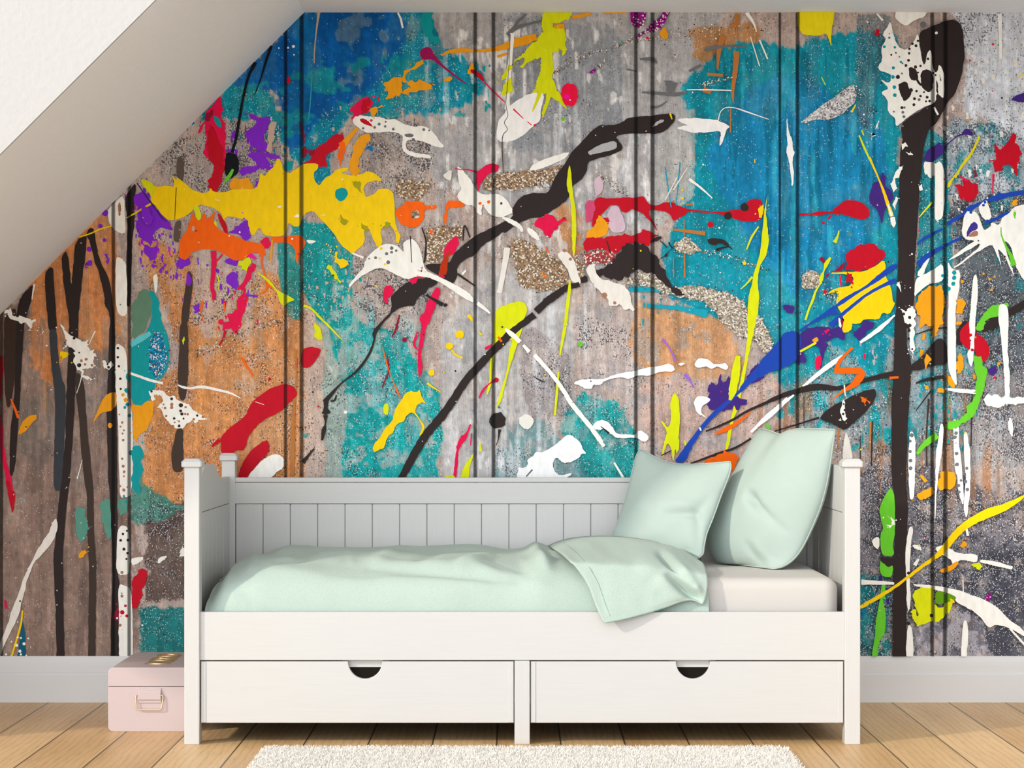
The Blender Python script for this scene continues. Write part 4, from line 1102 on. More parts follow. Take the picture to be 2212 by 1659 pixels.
W P 1290,1095 1450,1085 1620,1095 1710,1110 1790,1145 1830,1175 1790,1200 1770,1280 1740,1350 1720,1365 1735,1260 1730,1210 1560,1235 1530,1225 1480,1240 1380,1210 1290,1190 1340,1165 1420,1160 1350,1140
w S 1710,1110,10 1730,1030,8 1780,985,8 1870,985,8 1980,1020,14 2212,1100,6
w S 1400,805,10 1600,805,14 1840,812,8
w S 1990,35,40 2060,140,24 2090,230,8
w S 2030,280,8 2120,570,12
w S 2120,310,14 2200,500,14
S S 1560,760,14 1640,730,30 1840,690,12
s P 410,1430 470,1380 600,1330 690,1310 710,1380 640,1410 500,1440 430,1455
s P 1050,1170 1110,1110 1170,1100 1170,1120 1110,1150 1060,1180
y S 1230,1040,20 1250,1100,10
@K 1180 340 .217
p R 470,180 560,180 570,380 480,390
u3 S 1000,1480,40 1300,1500,40 1600,1560,80
u3 S 820,1310,50 1000,1320,46 1160,1335,20
A S 1270,720,24 1580,760,40
A S 1370,620,10 1375,1200,16
A S 1265,1000,8 1265,1200,10
A S 1390,470,20 1460,475,14
D2 S 500,150,14 620,240,40 700,310,50 780,360,40
p P 640,480 720,490 740,560 770,600 790,740 650,760 590,620
c2 R 390,440 500,420 490,540 440,640 390,640
c R -40,580 40,570 100,650 200,600 200,630 110,680 60,780 -10,780
r J 470,440 520,395 620,415 800,400 880,405 970,385 1000,450 1040,480 1100,485 1180,445 1250,445 1330,490 1400,515 1500,525 1600,535 1740,545 1850,525 1950,520 2000,440 2060,410 2110,420 2150,440 2160,620 2000,645 1880,620 1760,570 1600,550 1400,545 1380,580 1310,610 1265,640 1230,570 1170,540 1080,530 1020,520 1030,620 970,570 900,530 840,520 800,560 750,540 720,480 640,470 600,520 530,590 510,680 450,700 460,590 490,520
r S 1000,580,40 1050,640,24 1100,730,6
a R 395,730 480,700 510,600 600,620 620,780 400,830
r R 570,600 610,600 620,640 580,630
r R 370,830 480,790 640,785 820,780 900,740 980,720 1060,750 1110,790 1040,850 1010,880 900,870 780,890 700,960 540,920 370,940
R2 R 370,940 640,930 700,1000 640,1050 500,1070 380,1070
D R 280,980 360,1060 400,1100 380,1180 320,1200 290,1100
D2 R 740,1240 900,1170 960,1110 1100,1170 1250,1290 1450,1280 1650,1310 1830,1350 1950,1420 2000,1500 2060,1550 2140,1600 2150,1680 1750,1680 1690,1540 1600,1450 1400,1400 1200,1380 1050,1280 820,1270
D2 R 1280,900 1310,830 1390,790 1440,820 1530,890 1540,940 1380,960 1300,940
D2 S 1570,940,30 1750,980,40 1950,1030,30 2200,1120,24
k R 860,860 970,860 1010,880 1040,960 1100,1010 1220,960 1240,900 1215,860 1240,860 1265,930 1130,1010 1135,1080 1180,1130 1200,1200 1300,1310 1380,1380 1350,1400 1250,1310 1180,1260 1090,1180 1030,1150 940,1110 860,1150 800,1190 720,1225 650,1210 590,1180 520,1190 500,1130 560,1110 640,1070 660,1010 720,960 770,890 810,860
k P 1030,840 1080,800 1155,785 1130,830 1040,850
k S 600,830,10 640,960,12
k S 1130,830,10 1200,900,10
k P 1590,820 1650,805 1740,810 1800,850 1870,940 1800,890 1720,850 1680,880 1630,870
k S 1690,930,34 1740,905,20 1820,890,14
k O 1970,500,40 1805,585,36
y R 2110,510 2180,480 2170,600 2110,590
r O 1632,672,30
W2 P 100,960 190,930 250,980 290,1060 310,1150 345,1230 340,1260 250,1240 220,1130 160,1050
W2 R 400,1070 500,1075 495,1160 560,1220 640,1230 720,1260 790,1290 830,1350 860,1450 870,1530 800,1510 720,1470 640,1480 610,1410 530,1340 470,1260 420,1230
T O 580,1375,26 680,1450,16 180,930,18 240,1015,16
k S -100,1540,70 0,1440,76 100,1370,76 200,1300,60 330,1265,50
k P 340,1190 405,1175 415,1240 345,1260
Y P 230,60 250,180 260,320 290,500 300,700 290,900 270,1010 260,950 255,700 240,400 200,300 210,180
Y S 235,1220,10 225,1350,34 195,1600,30 180,1680,26
w S 1420,220,30 1540,310,20 1650,410,10
Y P 2200,370 2190,450 2180,560 2200,700 2212,840 2180,1000 2130,1060 2110,1150 2100,1300 2120,1400 2090,1680 1990,1680 2010,1390 2040,1280 2060,1150 2100,1050 2130,920 2150,700 2165,540
Y S 2110,690,14 2040,800,20 1990,920,12
Y S 2050,1190,24 1990,1260,14 1930,1315,8
y O 1350,330,10 1352,410,12 1970,1055,18
y S 2072,20,10 2072,60,10
@L 1220 680 .217
D2 R 1550,20 1800,20 1950,30 2030,200 2070,310 2020,400 1940,340 1880,260 1700,210 1600,90
Y P 1810,-10 1915,-10 1880,150 1850,300 1820,450 1780,650 1750,800 1720,930 1680,1020 1660,1130 1640,1280 1600,1380 1590,1360 1620,1180 1650,1020 1690,870 1740,700 1790,430 1820,150
v2 S 970,240,30 1010,290,16 1060,370,14 1100,460,20
v2 S 1190,590,40 1240,650,20 1280,720,14
W P 80,690 120,650 260,640 400,640 470,600 600,570 700,560 850,520 960,510 1020,485 1070,500 1100,550 1060,570 960,560 830,610 720,600 640,640 560,620 440,640 380,670 350,700 280,690 270,740 200,740 170,710
W P 1120,490 1160,475 1205,490 1150,510
W P 1285,490 1320,430 1420,440 1480,495 1550,490 1600,480 1630,520 1600,555 1520,510 1450,545 1410,510 1340,530 1300,520
V R 1410,770 1440,700 1450,660 1480,690 1530,680 1540,580 1560,660 1620,640 1660,600 1650,800 1800,850 1830,900 1750,900 1720,950 1690,900 1560,970 1480,940 1410,920 1430,860
V R 1860,520 1950,470 1900,600 1980,600 1950,650 1850,690 1800,640
W P 1275,870 1310,815 1380,810 1440,830 1445,860 1370,900 1350,950 1360,980 1420,1030 1370,1010 1310,970 1290,910
W P 265,1120 310,1060 380,1045 450,1080 490,1150 530,1190 620,1190 700,1195 740,1140 850,1215 800,1270 760,1250 700,1220 520,1230 470,1190 440,1180 400,1130 330,1150
k S 355,1110,6 440,1180,20
w S 270,1140,40 340,1240,40 390,1310,34
w S 490,1470,20 580,1620,24
Y P 1085,765 1130,820 1140,950 1145,1060 1130,1180 1140,1300 1110,1390 1100,1320 1085,1430 1070,1460 1060,1330 1020,1270 990,1340 980,1420 965,1400 980,1280 1020,1160 950,1060 965,1050 1030,1140 1060,1000 1040,900
Y P 1180,1240 1215,1280 1190,1310
k S 960,1400,12 1060,1350,10
k S 1250,1480,14 1500,1390,26 1700,1320,22 1850,1230,20
k S 1400,1160,16 1640,1060,24 1850,940,24 2212,790,36
b P 2212,180 2212,500 2100,560 2000,570 1850,680 1730,790 1640,880 1500,1000 1350,1170 1260,1320 1200,1470 1080,1470 1150,1370 1270,1210 1350,1110 1480,960 1600,860 1720,770 1760,690 1880,560 1980,430 2030,400 2100,280
Y S 1720,410,50 1700,560,80 1670,750,76 1640,850,26
W S 1850,1170,26 2000,1020,40 2110,930,44 2212,830,30
o S 1500,1180,24 1600,1140,44 1690,1090,36 1800,1010,20 1845,960,12
o R 1370,1480 1440,1420 1530,1400 1590,1375 1650,1360 1720,1390 1740,1420 1650,1580 1640,1480
g P 1990,1080 2030,1090 2045,1145 2010,1130
w P 1330,1120 1355,1120 1360,1160 1340,1150
g O 155,295,22
@M 1732 20 .217
y3 P -50,20 345,20 310,120 290,220 290,390 270,320 245,240 180,270 0,260 -50,180
S P 0,1120 60,1070 130,1010 220,940 330,880 420,800 510,745 520,800 550,830 530,920 470,980 380,1060 260,1110 120,1100 30,1140
G O 1080,100,20 1200,160,30
w P 915,80 950,25 1250,25 1240,80 1120,110 1070,150 1020,175 960,130
k P 1160,230 1280,180 1400,130 1480,105 1560,130 1600,220 1612,380 1615,500 1590,640 1560,740 1520,840 1440,940 1400,1020 1340,1130 1260,1200 1210,1340 1195,1480 1180,1700 965,1700 970,1400 1000,1290 975,1160 1050,1090 1180,1010 1300,940 1330,800 1320,620 1280,480 1240,440 1210,570 1190,540 1190,450 1165,350
w P 880,110 905,270 960,390 1040,410 1110,330 1150,230 1170,400 1190,520 1215,575 1240,440 1280,400 1300,620 1340,640 1360,540 1410,640 1410,880 1390,890 1340,830 1320,940 1200,980 1050,1080 990,1130 925,1180 930,1090 850,1030 850,900 770,830 870,800 760,690 870,750 890,650 770,620 750,580 800,500 780,400 840,300 790,260 850,180
k P 1050,590 1080,580 1130,600 1160,700 1110,720 1070,700
k P 1170,680 1190,620 1240,600 1290,630 1310,720 1290,820 1240,830 1190,780
k P 950,750 1040,720 1060,790 1090,830 1070,880 1010,930 990,880 960,810
k S 1090,590,16 1160,740,24 1220,760,30
k O 1055,515,14 1030,565,14 1125,580,16 1175,570,12 1250,500,12 1150,635,10 1135,820,12 1175,870,12 1240,880,14 1110,955,14 990,985,14 1210,830,10 950,680,20 885,460,10 1062,445,12 1065,400,12 1095,350,12 1130,370,14 1150,320,12 1080,810,18 1330,240,3 1265,918,12 1230,922,10 1115,895,14 1300,640,12 1325,660,10
t O 905,590,16 900,680,18 915,780,18 920,860,18 980,530,12 815,380,14 865,290,12 920,385,12
G O 995,545,10 990,645,10 930,440,10 1160,905,14 1000,1030,14 1010,1075,14 1015,985,12 965,480,8 910,1025,10
k P 1330,690 1350,760 1350,860 1330,820
k P 1360,640 1385,720 1370,720
w P 1315,235 1345,225 1345,255 1320,255
w S 1310,980,20 1350,1055,20
w R 970,1400 990,1340 1040,1350 1010,1390
w R 1040,1410 1090,1430 1080,1490 1050,1490
r O 740,255,20 748,225,20
y P 475,1020 490,1010 530,945 535,960 495,1040
Y S 565,1260,14 620,1390,20 680,1520,16 745,1659,14
Y S 590,1210,14 610,1260,10
Y S 190,680,8 230,760,8
w R 720,1170 780,1100 760,1180 730,1200
w R 680,1220 720,1250 710,1290 690,1280
Y3 S 1760,1270,20 1680,1440,24 1570,1590,20 1520,1680,20
V R 1210,1420 1280,1380 1380,1320 1400,1380 1460,1360 1380,1430 1300,1520 1210,1520
V S 1400,1380,14 1540,1270,10 1600,1250,24
V P 1620,1180 1690,1220 1700,1270 1610,1250 1580,1260
V P 2070,910 2120,860 2260,820 2260,930 2150,930
y P 2260,600 2160,670 2110,710 2212,650
r R 1950,1430 2000,1350 2050,1330 2120,1200 2100,1340 2150,1360 2180,1450 2140,1540 2160,1600 2120,1659 2080,1550 2020,1560 1970,1600 1900,1610 1910,1500 1860,1530 1930,1470 1910,1330
w R 1200,1520 1380,1520 1400,1659 1240,1659
w S 740,50,14 800,120,24
w S 960,30,30 1240,30,20
w S 1960,50,40 1970,300,30 1970,500,30
c O 1665,515,10 1895,355,12
@N 1732 340 .217
w P 1320,60 1370,40 1420,130 1410,600 1330,640 1310,600 1320,300
w P 1200,40 1300,60 1290,230 1230,170
w P 1240,930 1280,960 1200,1190 1130,1180 1200,1070
w P 1120,1220 1200,1170 1300,1120 1400,1050 1410,1240 1250,1260 1160,1340 1110,1400
r R 1490,290 1570,280 1590,210 1680,240 1750,290 1760,380 1700,430 1640,450 1600,380 1570,450 1560,330
M R 1690,150 1740,110 1750,200 1700,220
c S 1570,190,16 1640,240,20
c S 1900,170,24 1890,360,8
b P 1140,850 1230,780 1390,700 1400,720 1280,790 1200,830 1140,880
b S 1150,1070,60 1250,980,50 1400,890,30 1580,800,24
b P 1440,650 1520,590 1600,560 1620,500 1740,460 1850,400 1930,380 2050,350 2260,315 2260,365 2080,390 1980,420 1930,440 1850,440 1760,480 1680,540 1600,590 1520,640 1440,690
w J 2260,450 2212,470 2100,500 2050,560 1990,590 1960,680 1880,650 1870,690 1810,730 1790,690 1740,560 1700,540 1620,540 1580,720 1590,780 1640,830 1720,830 1640,880 1470,1010 1450,1030 1500,1010 1640,930 1780,850 1720,930 1580,1040 1490,1110 1560,1080 1700,970 1850,880 1900,880 1970,1080 1980,1050 1930,900 2000,970 2060,1090 2110,1200 2080,1080 2030,950 2000,830 2060,860 2120,1080 2190,1220 2260,1260
b2 P 1640,720 1700,640 1740,660 1745,720 1680,740 1630,810
T P 1640,800 1690,740 1745,730 1745,790
b P 1800,660 1900,610 2000,560 2060,530 2060,560 1950,620 1800,680
w P 1740,500 1830,420 1850,480 1890,610 1810,640
b O 1800,480,14 1815,450,14 1675,550,14 1840,640,18 1990,380,20 1960,370,18 2020,400,12
w P 1440,1020 1500,1130 1570,1120 1560,1300 1530,1480 1510,1680 1450,1680 1450,1200
t O 1510,1150,22 1510,1200,22 1500,1260,20 1455,1310,20 1395,1180,16
w P 1700,1170 1745,1180 1740,1400 1720,1600 1720,1680 1660,1680 1680,1400
a O 1590,1238,16 1800,1160,12 1860,1215,12 1880,1320,12 1910,1190,10
a R 2070,450 2140,430 2140,460 2080,470
g S 1975,700,10 1980,780,14 2030,900,24 2080,1000,40 2100,1080,60
g P 2100,540 2125,540 2120,620 2100,600
V P 800,140 830,200 820,290 890,340 910,400 870,470 820,520 790,690 775,600 740,520 690,480 660,420 680,330 700,260 770,230
y S 670,0,14 760,220,16 800,320,24 850,470,34 890,590,40
w S 850,470,10 890,590,24
c O 80,560,3
r P 360,480 430,430 520,430 620,470 670,530 665,600 590,630 500,600 400,570 300,570 250,560 180,580 80,570 -30,590 -30,550 80,565 180,535 290,545 320,510
r P 300,565 270,625 250,620 270,580
r O 210,655,14
r R 430,1000 480,920 560,880 700,860 780,920 830,940 800,1010 720,1080 600,1140 440,1130 440,1050
M R 210,1190 290,1140 400,1060 430,1050 370,1120 280,1170
c P 380,1160 400,1280 380,1300 370,1200
y J 810,1020 830,1100 820,1170 860,1230 890,1350 900,1440 925,1460 860,1570 800,1540 760,1620 620,1610 560,1659 430,1659 390,1560 330,1450 360,1330 240,1370 290,1320 400,1290 480,1280 520,1200 440,1160 280,1165 300,1150 450,1140 620,1140 730,1080
r R 430,1160 500,1180 500,1270 440,1260
b P 945,1050 940,1100 860,1160 750,1240 640,1300 500,1390 420,1450 330,1500 250,1580 100,1660 180,1590 330,1480 380,1420 500,1350 620,1290 730,1190 830,1110
b S 930,1225,44 800,1280,34 640,1370,28 500,1480,34 380,1580,40 280,1680,60
Y S 365,730,10 350,790,20 320,850,40
Y S 280,1000,20 240,1060,40 215,1130,14 190,1200,40 175,1260,20 130,1340,20 105,1420,24 70,1500,20 30,1620,20
M S 180,1000,40 220,1050,30
D2 O 90,1220,90 40,1260,50
D2 S 200,1300,80 280,1400,90 330,1360,50
r O 225,1340,18
k P 970,-20 1190,-20 1180,150 1160,330 1150,600 1135,800 1120,1000 1115,1200 1110,1400 1100,1500 1060,1530 1020,1500 980,1460 960,1480 950,1700 930,1700 935,1300 950,1100 955,850 945,700 960,400 965,150
k P 930,1450 1115,1450 1110,1700 930,1700
w R 1010,45 960,180 920,230 940,330 890,360 870,270 900,190 960,110
w R 920,390 950,400 920,520 890,500
w P 870,600 920,590 930,660 905,715 880,650
w R 1160,270 1185,260 1180,330 1160,320
w R 945,1240 980,1250 1000,1360 970,1340
w R 960,1490 1000,1480 1050,1540 1110,1490 1110,1660 1040,1660 1010,1590
Y S 1290,450,20 1220,530,16 1160,600,10
Y3 P 1650,0 1590,80 1520,180 1480,270 1440,320 1430,270 1500,200 1570,90 1630,0
a R 1120,1480 1180,1340 1260,1280 1360,1265 1410,1300 1400,1480 1380,1680 1250,1680 1200,1640 1150,1560
a R 1560,1400 1610,1430 1600,1550 1530,1550
a R 1530,1640 1590,1630 1590,1670
@O 1640 660 .217
V R 220,10 350,10 340,90 250,70
V R 400,280 480,230 580,210 700,230 830,200 870,330 780,320 640,330 680,420 640,500 600,620 560,660 610,520 600,420 520,380 430,470 480,560 400,600 340,580
c P 560,520 600,490 620,520 600,620 570,640 545,600
c R 640,250 700,230 700,260 650,265
V R 920,290 1000,190 1050,140 1140,150 1130,210 1050,280 980,360
b P -10,570 60,500 200,340 230,280 320,250 390,270 420,350 380,520 320,590 180,640 60,680 -10,740
b S 400,250,16 600,120,30 760,40,90
M R 800,130 850,130 850,210 800,230
w P 780,120 800,130 815,220 790,220
y P 815,250 850,280 930,230 900,130 840,130
a P 515,345 570,310 590,350 550,380
Y S 560,370,24 400,460,20
c S 1045,480,20 1040,530,20
A S 1100,1150,20 1095,1450,20
n S 1120,1150,14 1110,1600,14
n S 1000,1300,8 1000,1600,14
A S 790,1180,20 770,1450,14
n S 440,900,8 440,1200,10
A S 320,1100,10 320,1230,10
n S 1680,930,20 1660,1250,16 1660,1600,16
n S 2110,880,14 2100,1400,14
W S 1345,95,14 1180,240,44 1000,370,24
W S 830,500,24 700,590,50 570,690,40 430,810,30
W S 340,890,16 240,970,36 100,1100,36 0,1185,20
D2 S 1310,880,50 1150,1050,60 1000,1210,60 850,1350,80 740,1500,70
k P 585,1130 640,1060 760,980 920,900 1060,840 1160,825 1150,930 1080,1030 980,1130 880,1220 830,1240 760,1200 700,1160
k S 150,1250,12 350,1190,14 590,1115,20
k S 0,1000,24 180,910,36 380,850,50 500,820,66 620,810,60 760,825,44 900,790,36 1100,730,46 1300,690,60 1420,680,80
k P 1500,590 1600,520 1700,400 1760,330 1830,330 1870,450 1870,590 1700,600 1600,650 1500,650
k S 1550,775,14 1650,740,30 1830,710,40
k S 1550,290,8 1700,240,16 1860,220,14
k S 1550,1050,10 1700,850,14
k P 1960,230 2060,130 2080,250 1980,420 1940,350
k P 1345,-20 1460,-20 1460,180 1460,400 1510,560 1505,720 1488,900 1478,1100 1465,1300 1455,1680 1305,1680 1310,1300 1310,950 1330,680 1338,400
w R 1380,10 1420,60 1500,20 1545,10 1535,300 1530,520 1500,480 1470,330 1490,230 1440,120
k O 1490,120,16 1490,200,18 1485,250,14 1480,330,12 1515,435,10 1450,45,14 1430,85,14
o S 925,420,30 860,480,24 790,560,36 760,640,40
o S 740,650,56 860,650,60 1000,660,70 990,720,80 930,790,60 830,850,30 740,925,10
o R 990,905 1060,920 1100,970 1060,985 1030,930
o S 1290,720,24 1380,715,20
w R 810,980 850,930 855,1100 830,1160
k O 835,980,10 845,1040,12 830,1080,12
W2 P 850,1240 890,1330 910,1430 925,1540 820,1540 830,1400
w S 840,790,14 850,900,10
a R 1540,-10 1850,-10 1820,100 1760,260 1740,310 1720,360 1700,350 1730,230 1690,130 1650,190 1580,220 1600,130
a R 1950,520 2000,480 2050,620 1990,680 1940,640
a R 1860,680 1940,720 1940,800 1870,800
a R 1630,640 1640,520 1660,470 1700,560
a P 1760,820 1840,830 1840,870 1770,870
a R 1945,160 2010,150 2000,190 1960,195
w P 1870,-20 1950,-20 1945,150 1950,400 1950,640 1960,800 1940,780 1870,640 1860,300
w S 1840,830,20 2000,850,40 2150,860,40
w P 1490,1230 1550,1300 1545,1680 1480,1680 1480,1450
w P 1790,1180 1830,1180 1820,1400 1780,1550 1760,1680 1740,1680 1760,1450
w P 1920,1120 1975,1150 1980,1400 2000,1680 1940,1680 1930,1400
W2 P 2020,1260 2070,1260 2080,1680 2040,1680
G O 1510,1290,20 1520,1240,16 1495,1350,14 1490,1450,22 1500,1540,14 1500,1630,18 1780,1490,12 1770,1550,12 1950,1270,18 1940,1310,18 1950,1380,16 1955,1475,16 1955,1585,16 1945,1215,12
@P 1780 660 .22906
k S 1720,80,60 1830,20,70 1890,-30,60
k R 1540,120 1640,100 1680,150 1640,200 1560,220 1480,250 1470,190
r P 1280,220 1360,150 1430,150 1420,270 1500,300 1550,400 1550,480 1490,545 1440,500 1410,420 1400,380 1380,435 1300,370 1270,320
g R 1600,-10 1740,-30 1700,60 1600,100 1500,180 1470,250 1430,260 1440,130 1500,60
g R 1400,470 1440,480 1510,560 1530,640 1500,700 1500,830 1440,950 1380,1060 1260,1140 1160,1170 1150,1110 1280,1050 1380,920 1420,800 1430,640
g S 1060,1220,70 940,1310,50 870,1400,30
w P 1370,-10 1435,-10 1420,130 1410,300 1405,400 1390,580 1360,560 1340,440 1380,400 1360,280
r O 1372,280,16 1390,420,14 1370,330,10
w P 1620,-10 1720,-10 1735,150 1720,420 1740,580 1745,850 1715,970 1700,850 1680,480
w P 1745,1040 1775,1120 1770,1250 1740,1200 1720,1110
w R 1480,880 1550,840 1700,870 1940,870 1940,940 1750,930 1600,950 1500,920
V R 1540,590 1600,560 1630,620 1560,660
c O 1600,680,12 1685,680,10
a R 1620,530 1670,540 1640,580
@Q 1780 960 .27728
k P 518,-10 642,-10 630,250 648,480 640,700 625,900 640,1100 635,1400 630,1660 524,1660 530,1200 540,900 550,700 547,450 520,250
g P 520,320 545,420 550,650 530,780 545,870 440,870 430,700 460,650 430,560 425,480 470,400
g P 430,880 540,930 520,1040 430,1020
g S 460,1060,30 450,1200,36
g P 440,1150 480,1330 470,1470 420,1530 400,1660 345,1660 390,1500 400,1350
w R 490,560 540,570 530,630 490,640 510,600
k P 430,870 540,880 545,920 500,960 440,910
w P 650,-10 705,-10 700,350 690,430 655,420
w P 870,-10 920,-10 890,200 870,350 860,600 850,600 860,250
w P 1000,-10 1050,-10 1070,250 1085,420 1075,480 1040,380 1020,150
w P 1095,-10 1130,-10 1135,300 1110,560 1095,570 1075,470 1100,300
G O 665,55,12 668,125,14 668,185,14 1025,70,14 1030,155,14 1040,320,14 1045,370,12 1060,280,10 1095,290,14 1110,350,14 1105,185,12 1080,230,10
a R 890,220 1010,220 1025,340 880,365
a R 705,390 780,340 850,330 840,400 760,440
a S 745,240,20 790,290,30
a R 1055,760 1095,755 1090,800 1060,800
w P 670,1085 800,1090 1000,1120 1130,1165 1230,1200 1340,1260 1430,1360 1558,1450 1600,1520 1430,1420 1330,1400 1270,1430 1220,1350 1130,1280 1030,1230 1000,1190 870,1130 740,1110
w S 285,1070,40 420,1075,30 540,1080,20
w P 365,740 410,715 430,740 420,820 380,790
w S 1440,1430,14 1558,1560,16
w P 1070,1360 1120,1380 1100,1660 1055,1660
w S 1075,1020,6 1078,1150,8
w P 675,780 740,780 760,830 700,810
w P 860,800 930,780 1000,830 1060,850 1190,850 1190,920 1100,900 1050,900 1000,940 980,890 900,850 870,830
w S 1210,905,20 1320,925,34 1460,960,24
w S 700,940,30 730,890,14
Y R 760,1110 850,1120 860,1270 900,1280 960,1200 990,1230 970,1290 900,1370 780,1380 720,1415 660,1290 700,1280 720,1350 740,1300 690,1230 690,1150
g2 P 860,1130 950,1150 1040,1190 960,1230 860,1250
y P 965,1190 1020,1220 990,1240
Y R 1160,925 1225,925 1225,970 1160,960
w P 650,640 690,640 670,780 660,1000 670,1200 660,1290 640,1300 635,1000 625,880
w P 640,1380 690,1440 690,1660 630,1660
w P 820,1090 860,1090 860,1330 850,1660 820,1660 830,1400
k O 652,1000,12 650,1390,14 830,1330,14
w S 1090,600,14 1115,710,20
y P 1600,370 1480,470 1400,520 1300,560 1200,600 1130,640 1050,700 980,790 930,850 850,900 760,960 670,1030 560,1110 440,1190 270,1290 270,1250 400,1180 520,1110 620,1040 720,960 830,880 900,810 980,700 1060,620 1130,570 1250,500 1400,460
k P 545,1020 600,1000 610,1040 560,1080
a S 900,985,24 980,960,40 1035,915,24
x P 1240,1190 1270,1155 1305,1150 1290,1200 1260,1220
u2 R 285,1300 300,1280 330,1300 300,1330
@J 1180 20 .217
W P 2390,1050 2410,1250 2440,1290 2450,1400 2470,1440 2440,1500 2460,1700 2440,1790 2425,1600 2400,1470 2380,1420 2400,1350 2385,1250
@A 0 380 .217
v R 1400,330 1470,300 1540,420 1500,500 1420,470
w S 2150,240,6 2190,250,6
@M 1732 20 .217
w R 760,560 830,520 800,620
@K 1180 340 .217
u3 S 1180,100,14 1240,500,10
u3 S 1330,60,14 1290,480,10
W2 S 1260,330,14 1400,110,6
W2 S 1180,430,10 1300,200,10
'''

# ---------------------------------------------------------------- the mural
# a printed wallpaper: a dense sheet for the weathered boards and one thin facet per splash of paint, all in one mesh.
# It is drawn up in photo pixels of the wall plane, where one pixel is 1.605 mm.
K_AL = 1.14
PAINT = dict(k=(45, 37, 36), K=(64, 52, 46), N=(62, 50, 45), N2=(92, 78, 70), n=(58, 44, 38), h=(56, 60, 66), B=(16, 18, 24), G=(104, 106, 110),
             s=(168, 168, 172), w=(233, 232, 226), W=(246, 243, 240), W2=(222, 218, 210), P=(188, 162, 146), p=(200, 176, 190), T=(160, 112, 88),
             y=(240, 198, 5), y3=(226, 210, 22), Y=(208, 214, 12), Y3=(214, 200, 20), O2=(158, 152, 12), o=(255, 96, 8), a=(226, 152, 22), A=(176, 112, 56),
             Q=(176, 48, 10), r=(184, 10, 34), r2=(190, 30, 60), R2=(170, 60, 60), c=(216, 14, 72), c2=(196, 70, 110), e2=(226, 14, 60), M=(140, 16, 48),
             X=(150, 14, 84), m=(232, 10, 150), x=(150, 4, 134), v=(122, 36, 196), v2=(150, 96, 200), V=(62, 36, 118), b=(26, 66, 164), b2=(60, 50, 136),
             t=(8, 146, 152), t2=(40, 148, 168), T2=(90, 190, 200), e=(92, 128, 106), E=(84, 142, 128), u=(14, 86, 112), u2=(0, 110, 170), u3=(20, 150, 170),
             U=(0, 128, 172), m3=(190, 40, 190), S=(186, 186, 190), D=(150, 122, 94), D2=(168, 156, 138), g=(98, 190, 44), g2=(92, 144, 12))
GLITTER = {'U', 'S', 'D', 'D2', 'R2', 'x'}
PX = S / q_of(WALL_Y)
GROOVES = [(3, 7), (245, 7), (279.5, 7), (617, 6.5), (651.5, 8), (1026.5, 7), (1066, 7.5), (1373.5, 7), (1409.5, 8), (1684.5, 5), (1722.5, 7), (2013.5, 7.5), (2041, 8)]

